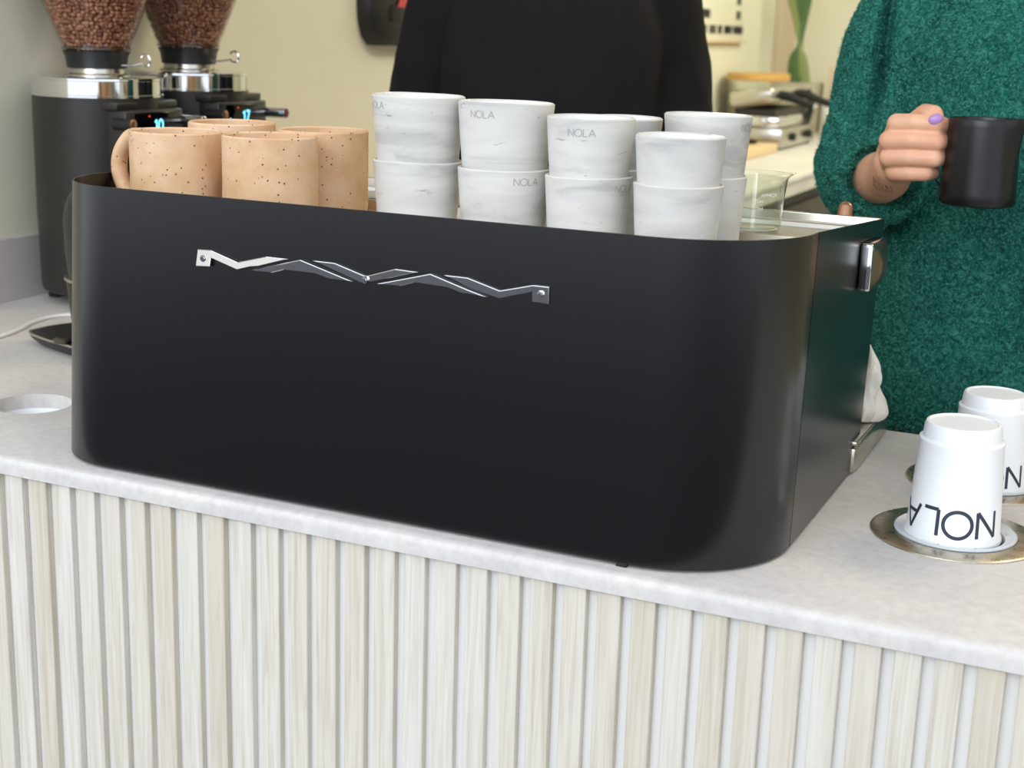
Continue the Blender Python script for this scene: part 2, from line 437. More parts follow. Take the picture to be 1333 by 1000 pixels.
# carcass behind the front counter and under the side run
cc = thing('cabinet', 'dark cabinet carcass under the side run of the worktop', 'cabinet', (-0.4, 3.3, FLOOR))
obj('body', BOX(-0.60, -0.13, 0.60, 2.14, FLOOR+0.08, -0.0180), 'cabinet_dark', cc, smooth=False)
obj('body', BOX(-0.84, -0.13, 2.16, 5.88, FLOOR+0.08, -0.0180), 'cabinet_dark', cc, smooth=False)
for k in range(6):
    y0 = 0.62+k*0.87
    d = obj('door', BOX(-0.13, -0.112, y0, y0+0.85, FLOOR+0.12, -0.10, bev=0.002), 'cabinet_dark', cc)
    obj('handle', BOX(-0.112, -0.10, y0+0.3, y0+0.55, -0.16, -0.148, bev=0.002), 'steel_dark', d)
obj('edge_strip', BOX(-0.13, -0.105, 0.60, 5.88, -0.06, -0.0180), 'quartz', cc, smooth=False)
obj('plinth', BOX(-0.60, -0.20, 0.60, 5.80, FLOOR, FLOOR+0.08), 'cabinet_dark', cc, smooth=False)

# ================================================================== COFFEE MACHINE
H = 0.273
mc = thing('espresso_machine', 'large matt black espresso machine with rounded corners and zigzag chrome emblem', 'coffee machine', (0.36, 0.25, 0))
def lean(x, z): return x + 0.004*z/H - 0.012*(1-z/H)*(1-x/0.72)
def outline(n=14):
    P = [(0.0, 0.118)]
    for k in range(n+1):
        t = PI + (PI/2)*k/n; P.append((0.085+0.085*math.cos(t), 0.0985+0.085*math.sin(t)))
    for k in range(n+1):
        t = 1.5*PI + (PI/2)*k/n; P.append((0.614+0.106*math.cos(t), 0.1195+0.106*math.sin(t)))
    return P
def wrap(P, z0, ztop, th):
    """thin sheet following P with inner offset th"""
    bm = bmesh.new(); n = len(P); O = []; I = []
    for i, (x, y) in enumerate(P):
        a = P[max(0,i-1)]; b = P[min(n-1,i+1)]; dx, dy = b[0]-a[0], b[1]-a[1]; l = math.hypot(dx, dy)
        O.append((x, y)); I.append((x-dy/l*th, y+dx/l*th))
    cols = []
    zf = ztop if callable(ztop) else (lambda y: ztop)
    for (ox, oy), (ix, iy) in zip(O, I):
        zt = zf(oy)
        cols.append([bm.verts.new((lean(ox,z0),oy,z0)), bm.verts.new((lean(ox,zt),oy,zt)), bm.verts.new((lean(ix,zt),iy,zt)), bm.verts.new((lean(ix,z0),iy,z0))])
    for A, B in zip(cols, cols[1:]):
        for k in range(4): bm.faces.new((A[k], B[k], B[(k+1)%4], A[(k+1)%4]))
    bm.faces.new(cols[0]); bm.faces.new(list(reversed(cols[-1])))
    bmesh.ops.recalc_face_normals(bm, faces=bm.faces)
    return bm
obj('front_panel', wrap(outline(), 0.003, H, 0.0018), 'black_anodised', mc)
ztop = lambda y: H - max(0, y-0.12)*0.0656
for nm, xa in (('side_panel', 0.0), ('side_panel', 0.720)):
    P = [(xa, 0.1195+0.01*i) for i in range(0, 30)]
    bm = bmesh.new()
    s = 1 if xa > 0.3 else -1
    top = [(0.1212, H), (0.41, ztop(0.41))]; bot = [(0.1212, 0.003), (0.398, 0.003)]
    o_ = [bm.verts.new((lean(xa,z),y,z)) for y, z in (bot[0],bot[1],top[1],top[0])]
    i_ = [bm.verts.new((lean(xa,z)-s*0.0018,y,z)) for y, z in (bot[0],bot[1],top[1],top[0])]
    bm.faces.new(o_); bm.faces.new(list(reversed(i_)))
    for k in range(4): bm.faces.new((o_[k], i_[k], i_[(k+1)%4], o_[(k+1)%4]))
    bmesh.ops.recalc_face_normals(bm, faces=bm.faces)
    obj(nm, bm, 'black_anodised', mc, smooth=False)
    bm = bmesh.new()
    q = [(lean(xa,z)-s*0.0012, y, z) for y, z in ((0.1170,0.003),(0.1225,0.003),(0.1225,H-0.0005),(0.1170,H-0.0005))]
    bm.faces.new([bm.verts.new(p) for p in q]); obj('panel_seam', bm, 'seam_dark', mc, smooth=False)
# chassis, tray
obj('chassis', BOX(0.05, 0.675, 0.06, 0.36, 0.012, 0.226), 'black_plastic', mc, smooth=False)
bm = bmesh.new()
prof = [(0.0165,0.2345),(0.2985,0.2345),(0.3005,0.243),(0.378,0.243),(0.3805,0.2468),(0.384,0.2475),(0.398,0.2475),(0.4,ztop(0.41))]
xs = (0.0035, 0.7175)
def tx(x, y, z):   # follow the rounded corners of the wrap
    P = outline()
    if y < 0.1195:
        if x < 0.3:
            d = 0.0985-y
            if d > 0: x = 0.085+0.0035-math.sqrt(max(0, 0.082**2-min(d,0.0819)**2))
            else: x = 0.0065
        else:
            d = 0.1195-y; x = 0.614+0.0035+math.sqrt(max(0, 0.1035**2-min(d,0.1034)**2))
    else: x = x+0.0035
    return x
rowsv = []
ys_ = [(0.0170+i*0.0085, 0.2345) for i in range(13)] + prof[1:]
for y, z in ys_:
    rowsv.append([bm.verts.new((tx(xs[0],y,z),y,z)), bm.verts.new((tx(xs[1],y,z),y,z))])
for A, B in zip(rowsv, rowsv[1:]): bm.faces.new((A[0],A[1],B[1],B[0]))
obj('cup_tray', bm, 'tray_steel', mc, smooth=False)
obj('rear_panel', BOX(0.008, 0.7215, 0.402, 0.410, 0.190, ztop(0.41)+0.0005, bev=0.001), 'brushed_steel', mc)
bm = BOX(0.3, 0.302, 0.265, 0.378, 0.2431, 0.2436); obj('tray_joint', BOX(0.012,0.60,0.3120,0.3135,0.2428,0.2434), 'seam_dark', mc, smooth=False)
obj('splash_back', BOX(0.02, 0.705, 0.362, 0.368, 0.03, 0.226), 'brushed_steel', mc, smooth=False)
# base and drip tray at the barista side
obj('base', BOX(0.004, 0.7235, 0.365, 0.540, 0.003, 0.0275, bev=0.001), 'brushed_steel', mc)
obj('base_gap', BOX(0.008, 0.721, 0.370, 0.537, 0.0275, 0.0310), 'seam_dark', mc, smooth=False)
dt = obj('drip_tray', BOX(0.004, 0.7245, 0.365, 0.543, 0.0310, 0.0350, bev=0.001), 'brushed_steel', mc)
for k in range(22):
    obj('grille_bar', BOX(0.03+k*0.0305, 0.045+k*0.0305, 0.38, 0.53, 0.0350, 0.0362), 'steel_dark', dt, smooth=False)
for gx in (0.19, 0.50):
    bm = LATHE([(0,0.150),(0.032,0.150),(0.036,0.160),(0.036,0.205),(0.026,0.228),(0,0.228)], (gx,0.425,0), 32)
    g = obj('group_head', bm, 'chrome', mc)
    bm = LATHE([(0,0.118),(0.020,0.118),(0.030,0.128),(0.034,0.150),(0,0.150)], (gx,0.425,0), 32)
    pf = obj('portafilter', bm, 'chrome', mc)
    bm = bmesh.new(); tube(bm, [(gx,0.455,0.135,0.008),(gx,0.49,0.131,0.011),(gx,0.57,0.122,0.013),(gx,0.60,0.118,0.010)], 14)
    obj('handle', bm, 'black_plastic', pf)
bm = bmesh.new(); tube(bm, [(0.655,0.41,0.19,0.005),(0.66,0.44,0.17,0.005),(0.665,0.47,0.12,0.004),(0.668,0.48,0.06,0.004)], 10)
obj('steam_wand', bm, 'chrome', mc)
# paddle seen above the rear edge
bm = bmesh.new(); tube(bm, [(0.681,0.418,0.238,0.0068),(0.681,0.424,0.250,0.0078),(0.681,0.428,0.2585,0.0075)], 20); ball(bm, (0.681,0.428,0.2585), 0.0075, 18)
obj('paddle', bm, 'knob_copper', mc)['label'] = 'rounded copper-coloured paddle tip above the rear edge'
# side knob
bm = BOX(0.7235, 0.7355, 0.300, 0.362, 0.1975, 0.2425, bev=0.003, seg=3)
kb = obj('knob', bm, 'chrome', mc); kb['label'] = 'square chrome side knob'
obj('knob_split', BOX(0.7298, 0.7305, 0.2992, 0.3002, 0.199, 0.2185), 'seam_dark', kb, smooth=False)
bm = bmesh.new()
for i in range(7):
    for j in range(7): pass
n = 8; g = [[bm.verts.new((0.7352+0.0065*(1-(2*i/n-1)**4)*(1-(2*j/n-1)**4), 0.3012+0.0596*i/n, 0.1987+0.0426*j/n)) for j in range(n+1)] for i in range(n+1)]
for i in range(n):
    for j in range(n): bm.faces.new((g[i][j], g[i+1][j], g[i+1][j+1], g[i][j+1]))
obj('knob_face', bm, 'steel_dark', kb)
# feet
for x, y in ((0.60,0.035),(0.10,0.05),(0.64,0.33),(0.08,0.33)):
    obj('foot', LATHE([(0,0.0),(0.009,0.0),(0.010,0.006),(0.010,0.014),(0,0.014)], (x,y,0), 20), 'rubber_black', mc)
obj('vent_tab', BOX(0.603,0.612,0.0125,0.0165,0.0005,0.004), 'rubber_black', mc, smooth=False)
# emblem
EM = [[(0.1924,0.225),(0.207,0.2254),(0.2361,0.2175),(0.2658,0.2252),(0.2885,0.2251),(0.2582,0.2162),(0.2498,0.2149),(0.236,0.211),(0.2073,0.2187),(0.2066,0.2111),(0.1917,0.2103)],
[(0.2483,0.2111),(0.262,0.2154),(0.3007,0.2256),(0.3528,0.2118),(0.3298,0.2118),(0.3153,0.215),(0.2837,0.2152),(0.2709,0.2114)],
[(0.3129,0.2261),(0.3349,0.226),(0.3645,0.2179),(0.3671,0.218),(0.3942,0.2265),(0.4162,0.226),(0.3881,0.2176),(0.3671,0.2127),(0.3606,0.2116),(0.3349,0.2194)],
[(0.3763,0.2121),(0.3881,0.2151),(0.4278,0.2257),(0.4627,0.2159),(0.48,0.2116),(0.4562,0.2126),(0.4441,0.2158),(0.4129,0.2169),(0.3993,0.2125)],
[(0.4399,0.2259),(0.4618,0.2258),(0.4915,0.218),(0.5208,0.2255),(0.535,0.2255),(0.5353,0.2112),(0.5203,0.2117),(0.52,0.2199),(0.4904,0.2115),(0.4654,0.2167)]]
bm = bmesh.new(); TILT = (0.16, 0.0, 0.0, 0.0, 0.0)  # first piece leaned back so it mirrors the bright sky
for k, P in enumerate(EM):
    y0 = 0.0128 - (0.0004 if k in (1,3) else 0.0)
    extrude_poly(bm, [(u,w) for u,w in P], lambda u,v,d,y0=y0,k=k: (u, y0-d+(min(0.0,(v-0.2265))*TILT[k] if d > 0 else 0), v), 0.0016)
for f in bm.faces:
    if f.calc_center_median().x < 0.2475 or (f.calc_center_median().x < 0.28 and f.calc_center_median().z > 0.2163): f.material_index = 1  # steel tone on the left part stands in for a cream reflection
bmesh.ops.recalc_face_normals(bm, faces=bm.faces)
bmesh.ops.bevel(bm, geom=[e for e in bm.edges if max(e.verts[0].co.y, e.verts[1].co.y) < 0.0118], offset=0.0006, segments=1, affect='EDGES')
em = obj('emblem', bm, ['chrome','brushed_steel'], mc, smooth=False); em['label'] = 'zigzag chrome emblem on the front'
for u, v in ((0.1994,0.2176),(0.3658,0.2146),(0.5278,0.2187)):
    obj('rivet', LATHE([(0,0.0085),(0.0018,0.0085),(0.0022,0.0092),(0.0030,0.0092),(0.0032,0.0112),(0,0.0112)], (u,0,v), 24, axis='Y'), 'chrome', em)

# ================================================================== MUGS
def mug_parts(name, r, h, label, loc, group, handle=None, inner='speckled_stoneware'):
    t = thing(name, label, 'mug', loc, group)
    w = 0.0032
    pr = [(0,0),(r*0.90,0),(r*0.97,0.003),(r,0.010),(r,h*0.5),(r,h-0.0015),(r-w*0.45,h),(r-w,h-0.0015),(r-w,0.012),(r-w-0.006,0.006),(0,0.006)]
    bm = LATHE(pr, (0,0,0), 56)
    for v in bm.verts:
        v.co += Vector((1,1,0)) * 0.0006*noise.noise(v.co*60)
    b = obj('body', bm, 'speckled_stoneware', t, local=True)
    if handle is not None:
        bm = bmesh.new(); d = Vector((math.cos(handle), math.sin(handle), 0))
        P = []
        for a, b2, rr in ((r-0.003,h*0.90,0.0080),(r+0.013,h*0.885,0.0078),(r+0.0265,h*0.70,0.0078),(r+0.0295,h*0.48,0.0078),(r+0.021,h*0.25,0.0078),(r+0.006,h*0.14,0.0078),(r-0.003,h*0.12,0.0082)):
            P.append((d.x*a, d.y*a, b2, rr, rr*1.05))
        tube(bm, P, 16, 7, up=Vector((0,0,1)))
        bmesh.ops.recalc_face_normals(bm, faces=bm.faces)
        obj('handle', bm, 'speckled_stoneware', t, local=True)
    return t
G = 'speckled stoneware mugs on the machine'
FZ = 0.2347
mug_parts('mug', 0.0450, 0.319-FZ, 'speckled tan mug with its round handle at the left end of the machine', (0.088,0.120,FZ), G, math.radians(176))
mug_parts('mug', 0.0450, 0.321-FZ, 'speckled tan mug in front, second along from the left', (0.197,0.120,FZ), G, math.radians(95))
mug_parts('mug', 0.0450, 0.3225-FZ, 'speckled tan mug behind the handled mug, only its rim showing', (0.081,0.223,FZ), G, math.radians(140))
mug_parts('mug', 0.0455, 0.321-FZ, 'speckled tan mug nearest the white tumblers, behind the front mug', (0.193,0.221,FZ), G, math.radians(100))

# ================================================================== TUMBLERS
CAMV = Vector((0.980,-1.042))
def tumbler(label, x, y, ztop, R, h, slope, wall, text=None, tang=0, tz=0.010, th=0.0062, dang=0, group='marbled white tumblers'):
    z0 = ztop-h
    t = thing('tumbler', label, 'cup', (x,y,z0), group)
    rb = R - slope*h
    rad = lambda z: rb + (R-rb)*z/h
    pr = [(0,0),(rb-0.002,0),(rb,0.002),(rad(h*0.5),h*0.5),(R,h-0.0012),(R-wall*0.5,h),(R-wall,h-0.0012),(rad(h*0.5)-wall,h*0.5),(rb-wall,0.006),(rb-wall-0.004,0.004),(0,0.004)]
    bm = LATHE(pr, (0,0,0), 64)
    sd = x*31+ztop*77
    for v in bm.verts:
        q = Vector((v.co.x*25+sd, v.co.y*25, v.co.z*18)); k = 0.0005*noise.noise(q)
        v.co.x += k; v.co.y += k
        v.co.z += (0.0009*noise.noise(Vector((v.co.x*14+sd, v.co.y*14, 1))) if v.co.z > h*0.8 else 0)
    for f in bm.faces:
        c = f.calc_center_median()
        if math.hypot(c.x,c.y) < rad(max(0,c.z))-wall*0.8 and c.z > 0.003: f.material_index = 1
    obj('body', bm, ['marbled_porcelain','porcelain_inside'], t, local=True)
    if text:
        va = math.atan2(CAMV.y-y, CAMV.x-x) + math.radians(dang)
        bm = text_on_cone(text, th, 0.0008, va, h-tz-th, rad, gap=0.20)
        obj('stamped_name', bm, 'deboss_grey', t, local=True)['label'] = 'name pressed into the clay, small grey capitals'
    return t
W_ = 'tumbler'
# (rim z of upper, rim z of lower)
tumbler('lower tumbler of the leftmost white stack', 0.325,0.178,0.302,0.0425,0.067,0.080,0.0036)
tumbler('tall top tumbler of the leftmost white stack, grey smudge low on its side', 0.325,0.178,0.3625,0.0440,0.0672,0.083,0.0032,'NOLA',dang=-64,tz=0.006)
tumbler('lower tumbler of the second white stack, name stamped at its upper right', 0.415,0.180,0.3015,0.0435,0.0665,0.080,0.0036,'NOLA',dang=28,tz=0.007)
tumbler('top tumbler of the second white stack from the left', 0.415,0.180,0.3605,0.0445,0.0668,0.083,0.0032,'NOLA',dang=-30,tz=0.007)
tumbler('lower tumbler of the third white stack with dark streaks across it', 0.5035,0.168,0.301,0.0390,0.0663,0.065,0.0034,'NOLA',dang=56,tz=0.006)
tumbler('top tumbler of the third white stack with stamp near its rim', 0.5035,0.168,0.352,0.0392,0.066,0.075,0.0030,'NOLA',dang=-12,tz=0.009)
tumbler('lower tumbler of the front right white stack', 0.594,0.148,0.3015,0.0388,0.0668,0.070,0.0032)
tumbler('shorter-looking top tumbler of the front right white stack', 0.594,0.148,0.342,0.0388,0.067,0.078,0.0030)
tumbler('lower tumbler of the rear stack beside the glass beaker', 0.587,0.246,0.301,0.0385,0.0663,0.065,0.0034)
tumbler('top tumbler of the rear stack beside the glass beaker', 0.587,0.246,0.3555,0.0400,0.0665,0.080,0.0030,'NOLA',dang=68,tz=0.007)
tumbler('lower tumbler of the rear stack hidden between two stacks', 0.497,0.262,0.301,0.0385,0.0663,0.065,0.0034)
tumbler('top tumbler glimpsed between the third stack and the rear stack', 0.497,0.262,0.3475,0.0390,0.0665,0.080,0.0030)

# ================================================================== BEAKER
bk = thing('beaker', 'small clear glass measuring beaker with spout on the machine top', 'beaker', (0.613,0.329,0.2434))
def beaker_mesh():
    bm = bmesh.new(); r = 0.0262; h = 0.0545; w = 0.0013
    pr = [(0,0),(r-0.004,0),(r-0.001,0.0015),(r,0.004),(r,h-0.006),(r+0.001,h-0.002),(r+0.0022,h),(r+0.0012,h+0.0005),(r-w,h-0.003),(r-w,0.004),(r-0.004,0.0022),(0,0.0022)]
    lathe(bm, pr, (0,0,0), 64)
    sa = math.radians(12)
    for v in bm.verts:
        rr = math.hypot(v.co.x, v.co.y)
        if v.co.z > h-0.012 and rr > 0.01:
            a = math.atan2(v.co.y, v.co.x)-sa; a = (a+PI) % (2*PI) - PI
            k = math.exp(-(a/0.30)**2)*max(0,(v.co.z-(h-0.012))/0.012)**1.5
            v.co.x += math.cos(sa)*0.009*k; v.co.y += math.sin(sa)*0.009*k; v.co.z += 0.001*k
    bmesh.ops.recalc_face_normals(bm, faces=bm.faces); return bm
obj('glass', beaker_mesh(), 'beaker_glass', bk, local=True)
rad = lambda z: 0.0262
va = math.atan2(-1.35, 0.36)
bm = text_on_cone('APPROX', 0.0030, 0.0005, va+0.55, 0.034, rad)
obj('graduation_print', bm, 'label_white', bk, local=True)
bm = text_on_cone('75ml', 0.0030, 0.0005, va+0.15, 0.0285, rad); obj('graduation_print', bm, 'label_white', bk, local=True)
bm = text_on_cone('50ml', 0.0030, 0.0005, va+0.15, 0.0215, rad); obj('graduation_print', bm, 'label_white', bk, local=True)

# ================================================================== PAPER CUPS IN DISPENSERS
for (x, y, lab, labc) in ((0.841,0.235,'steel ring cup dispenser nearest the front edge of the worktop','white paper cup upside down in the nearer dispenser, full printed name showing'),
                    (0.842,0.412,'steel ring cup dispenser farther from the front edge','white paper cup upside down in the farther dispenser, partly cut by the frame')):
    t = thing('cup_dispenser', lab, 'dispenser', (x,y,0), 'steel cup dispensers set in the worktop')
    bm = LATHE([(0.0525,-0.001),(0.0525,0.0016),(0.0535,0.0024),(0.071,0.0020),(0.0735,0.0012),(0.0738,0.0001),(0.0738,0.00005)], (x,y,0), 96)
    obj('steel_ring', bm, 'ring_steel', t)
    bm = LATHE([(0.0495,-0.06),(0.0495,0.002),(0.0528,0.0042),(0.0530,0.0030),(0.0505,0.0022),(0.0500,-0.06)], (x,y,0), 96)
    obj('collar', bm, 'frosted_plastic', t)
    bm = LATHE([(0.0528,0.0040),(0.0515,0.0052),(0.0455,0.0018),(0.0428,0.0010),(0.0426,-0.008),(0.0440,-0.008),(0.0446,0.0002),(0.0520,0.0038)], (x,y,0), 96, closed=False)
    obj('frosted_lip', bm, 'frosted_plastic', t)
    for a in (-100, -60, 20, 140):
        a = math.radians(a); px_, py_ = x+0.0455*math.cos(a), y+0.0455*math.sin(a)
        obj('clip', BOX(px_-0.0012, px_+0.0012, py_-0.0012, py_+0.0012, -0.004, 0.0035, bev=0.0004), 'planter_grey', t)
    cx, cy, k2 = (0.8385,0.2375,1.0) if y < 0.3 else (0.847,0.403,0.92)
    c = thing('paper_cup', labc, 'cup', (cx,cy,-0.001), 'upside down paper cups')
    hh = 0.104
    rad = lambda z: 0.0405 + (0.0362-0.0405)*min(1,max(0,z/0.088))
    pr = [(0.0395,-0.004),(0.0412,-0.003),(0.0422,0.0005),(0.0418,0.003),(0.0405,0.0045),(rad(0.045),0.045),(0.0362,0.0855),(0.0366,0.0872),(0.0364,0.0888),(0.0338,0.0902),(0.0328,0.1005),(0.0315,0.1035),(0.0295,0.104),(0.0285,0.1025),(0,0.1022)]
    obj('shell', LATHE(pr, (0,0,0), 72), 'paper_white', c, local=True)
    va = math.atan2(CAMV.y-cy, CAMV.x-cx)
    bm = text_on_cone('NOLA', 0.0235, 0.0032, va-math.radians(10 if y < 0.3 else 10), 0.0095, rad, flip=True, gap=0.21)
    c.scale = (k2,k2,k2)
    obj('printed_name', bm, 'print_navy', c, local=True)['label'] = 'dark navy upside-down capitals'
    for k in range(3):
        bm = LATHE([(0.0402,-0.020-0.012*k),(0.0418,-0.019-0.012*k),(0.0402,-0.010-0.012*k)], (0,0,0), 40)
        if k == 0: obj('nested_rim', bm, 'paper_white', c, local=True)
        else: bm.free()

# ================================================================== GRINDERS
def grinder(x, y, lab, digits, right_knob, dz, beans_mesh=None):
    t = thing('coffee_grinder', lab, 'coffee grinder', (x,y,0), 'coffee grinders by the left wall')
    R_ = 0.0950
    P = lambda *pr, seg=64: LATHE(list(pr), (x,y,0), seg)
    obj('body', P((0,0.016),(R_-0.012,0.016),(R_-0.004,0.020),(R_-0.002,0.03),(R_,0.14),(R_,0.309+dz),(0,0.309+dz)), 'black_satin', t)
    for a in (200, 300, 60, 120):
        a = math.radians(a); fx, fy = x+0.078*math.cos(a), y+0.078*math.sin(a)
        obj('foot', LATHE([(0,0),(0.011,0),(0.012,0.004),(0.011,0.017),(0,0.017)], (fx,fy,0), 16), 'rubber_black', t)
    obj('chrome_band', P((R_-0.002,0.3085+dz),(R_+0.0012,0.3092+dz),(R_+0.0012,0.3120+dz),(R_+0.0004,0.3128+dz),(R_+0.0004,0.3325+dz),(R_+0.0012,0.3332+dz),(R_+0.0010,0.3362+dz),(R_-0.003,0.3372+dz),(0.055,0.3378+dz),(0,0.3378+dz)), 'chrome', t)
    obj('neck', P((0.047,0.3375+dz),(0.047,0.340+dz),(0.041,0.342+dz),(0.040,0.350+dz),(0,0.350+dz), seg=40), 'brushed_steel', t)
    obj('hopper_collar', P((0.040,0.3485+dz),(0.0430,0.349+dz),(0.0455,0.366+dz),(0.0490,0.3735+dz),(0.0445,0.3735+dz),(0.0405,0.352+dz), seg=56), 'black_plastic', t)
    hop = obj('hopper', P((0.0470,0.3735+dz),(0.0498,0.3748+dz),(0.0498,0.3765+dz),(0.0490,0.3795+dz),(0.060,0.405+dz),(0.0760,0.446+dz),(0.0975,0.500+dz),(0.101,0.515+dz),(0.101,0.590+dz), seg=72), 'hopper_glass', t)
    hop['label'] = 'clear funnel hopper'
    obj('hopper_ridge', P((0.0492,0.3765+dz),(0.0503,0.3772+dz),(0.0503,0.3782+dz),(0.0490,0.3790+dz), seg=56), 'steel_dark', hop)
    obj('lid', P((0,0.596+dz),(0.099,0.596+dz),(0.103,0.592+dz),(0.103,0.586+dz),(0.0995,0.586+dz), seg=56), 'black_plastic', t)
    # adjusting lever of wire with a loop
    bm = bmesh.new()
    tube(bm, [(x+0.036,y+0.0,0.3545+dz,0.0011),(x+0.060,y+0.004,0.3550+dz,0.0011),(x+0.078,y+0.008,0.3585+dz,0.0012)], 8)
    rp = [(x+0.082+0.0085*math.cos(a), y+0.010, 0.3625+dz+0.0085*math.sin(a), 0.0016) for a in [math.radians(-140+k*32) for k in range(10)]]
    tube(bm, rp, 8, 2); obj('lever', bm, 'chrome', t)
    # display head: a box turned towards the bar
    z1 = 0.3050+dz
    hd = obj('display_head', BOX(x+0.06, x+0.105, y-0.066, y+0.066, 0.195+dz, z1-0.012, bev=0.003), 'black_satin', t)
    obj('head_cap', BOX(x+0.02, x+0.092, y-0.070, y+0.070, z1-0.012, z1-0.001, bev=0.002), 'black_satin', hd)
    obj('bezel', BOX(x+0.105, x+0.1065, y-0.050, y+0.060, 0.250+dz, z1-0.016, bev=0.001), 'screen_glass', hd)
    f3 = lambda u, v: (x+0.1069, y+0.006+u, 0.262+dz+v)
    obj('screen_digits', text_flat(digits, 0.016, 0.0030, f3, 0.3), 'screen_cyan', hd)
    obj('screen_digits', text_flat('0', 0.006, 0.0012, lambda u, v: (x+0.1069, y-0.038+u, 0.262+dz+v), 0.3), 'screen_cyan', hd)
    obj('screen_digits', text_flat('-', 0.010, 0.0022, lambda u, v: (x+0.1069, y-0.016+u, 0.279+dz+v), 0.3), 'screen_red', hd)
    for ky, tipm, ln in ((-0.066,'knob_copper',-0.004),(0.066,right_knob,0.022)):
        kz = 0.274+dz
        k = obj('dial', LATHE([(0,x+0.085),(0.0085,x+0.085),(0.0085,x+0.122+ln-0.001),(0.0075,x+0.122+ln),(0,x+0.122+ln)], (0,y+ky,kz), 28, axis='X'), 'black_plastic' if ky < 0 else 'chrome', hd)
        obj('dial_tip', LATHE([(0,x+0.1225+ln),(0.0066,x+0.1225+ln),(0.0078,x+0.1218+ln),(0.0080,x+0.1190+ln)], (0,y+ky,kz), 28, axis='X'), tipm, hd)
    # spout, fork and a dosing chute
    obj('spout', LATHE([(0.012,0.165+dz),(0.022,0.195+dz),(0.022,0.20+dz),(0.0,0.20+dz)], (x+0.100,y,0), 28), 'black_plastic', t)
    obj('front_recess', BOX(x+0.055, x+0.0955, y-0.032, y+0.032, 0.02, 0.195+dz, bev=0.002), 'black_plastic', t)
    bm = bmesh.new()
    for s in (-1, 1): tube(bm, [(x+0.09,y+s*0.03,0.125+dz,0.003),(x+0.13,y+s*0.03,0.122+dz,0.003),(x+0.155,y+s*0.028,0.128+dz,0.003)], 8)
    obj('fork', bm, 'steel_dark', t)
    obj('base_plate', BOX(x+0.02, x+0.165, y-0.055, y+0.055, 0.004, 0.016, bev=0.003), 'black_satin', t)
    # beans: rows of real bean shapes packed along the glass
    if beans_mesh is None:
        rnd = random.Random(5); bb = bmesh.new()
        proto = bmesh.new(); bmesh.ops.create_icosphere(proto, subdivisions=1, radius=1.0)
        pv = [v.co.copy() for v in proto.verts]; pf = [[v.index for v in f.verts] for f in proto.faces]; proto.free()
        V, F = [], []
        def rc(z):
            for (r0, z0), (r1, z1_) in zip(((0.0455,0.374),(0.049,0.3795),(0.076,0.446),(0.0975,0.5),(0.1,0.53)), ((0.049,0.3795),(0.076,0.446),(0.0975,0.5),(0.1,0.53),(0.1,0.6))):
                if z <= z1_: return r0+(r1-r0)*(z-z0)/(z1_-z0)
            return 0.1
        def put(px_, py_, pz_):
            M_ = Matrix.Translation((px_, py_, pz_)) @ Matrix.Rotation(rnd.uniform(0,6.28),4,'Z') @ Matrix.Rotation(rnd.uniform(0,3.14),4,'X') @ Matrix.Rotation(rnd.uniform(0,6.28),4,'Z') @ Matrix.Diagonal((0.0047,0.0040,0.0034,1))
            b0 = len(V); V.extend([(M_ @ p)[:] for p in pv]); F.extend([[b0+i for i in f] for f in pf])
        z = 0.378
        while z < 0.520:
            for lay in (0.0052, 0.0105):
                r = rc(z)-lay; n = int(2*PI*r/0.0066); ph = rnd.random()*6
                for k in range(n):
                    a = ph+2*PI*k/n+rnd.uniform(-0.03,0.03); rr = r-rnd.uniform(0,0.0018)
                    put(rr*math.cos(a), rr*math.sin(a), z+rnd.uniform(-0.0016,0.0016))
            z += 0.0052
        for k in range(700):
            a = rnd.uniform(0,6.28); rr = 0.088*math.sqrt(rnd.random()); put(rr*math.cos(a), rr*math.sin(a), 0.520+rnd.uniform(-0.002,0.003))
        me = bpy.data.meshes.new('beans'); me.from_pydata(V, [], F); me.materials.append(MATS['coffee_bean'])
        me.polygons.foreach_set('use_smooth', [True]*len(me.polygons)); beans_mesh = me
    o = bpy.data.objects.new('coffee_beans', beans_mesh); COL.objects.link(o); o.parent = t; o.location = (0,0,dz)
    o['kind'] = 'stuff'; o['label'] = 'brown roasted beans filling the hopper'
    bm = LATHE([(0,0.376+dz),(0.032,0.376+dz),(0.062,0.446+dz),(0.080,0.500+dz),(0.084,0.518+dz),(0,0.518+dz)], (x,y,0), 32)
    o2 = obj('bean_core', bm, 'coffee_bean', t); o2['kind'] = 'stuff'
    return beans_mesh
bmesh_beans = grinder(-0.501, 0.704, 'black coffee grinder nearer the front, screen reading 10, hopper of beans above', '10', 'chrome', 0.0)
grinder(-0.505, 0.932, 'black coffee grinder behind the first, with a purple tipped dial', '17', 'knob_purple', 0.004, bmesh_beans)
bm = bmesh.new(); tube(bm, [(-0.385,0.665,0.225,0.003),(-0.372,0.640,0.205,0.003),(-0.345,0.640,0.200,0.003),(-0.318,0.66,0.212,0.003),(-0.305,0.69,0.235,0.003),(-0.34,0.72,0.24,0.003)], 10)
tag(obj('yellow_cable', bm, 'cable_yellow'), 'thin yellow cable loop seen through the mug handle', 'cable')

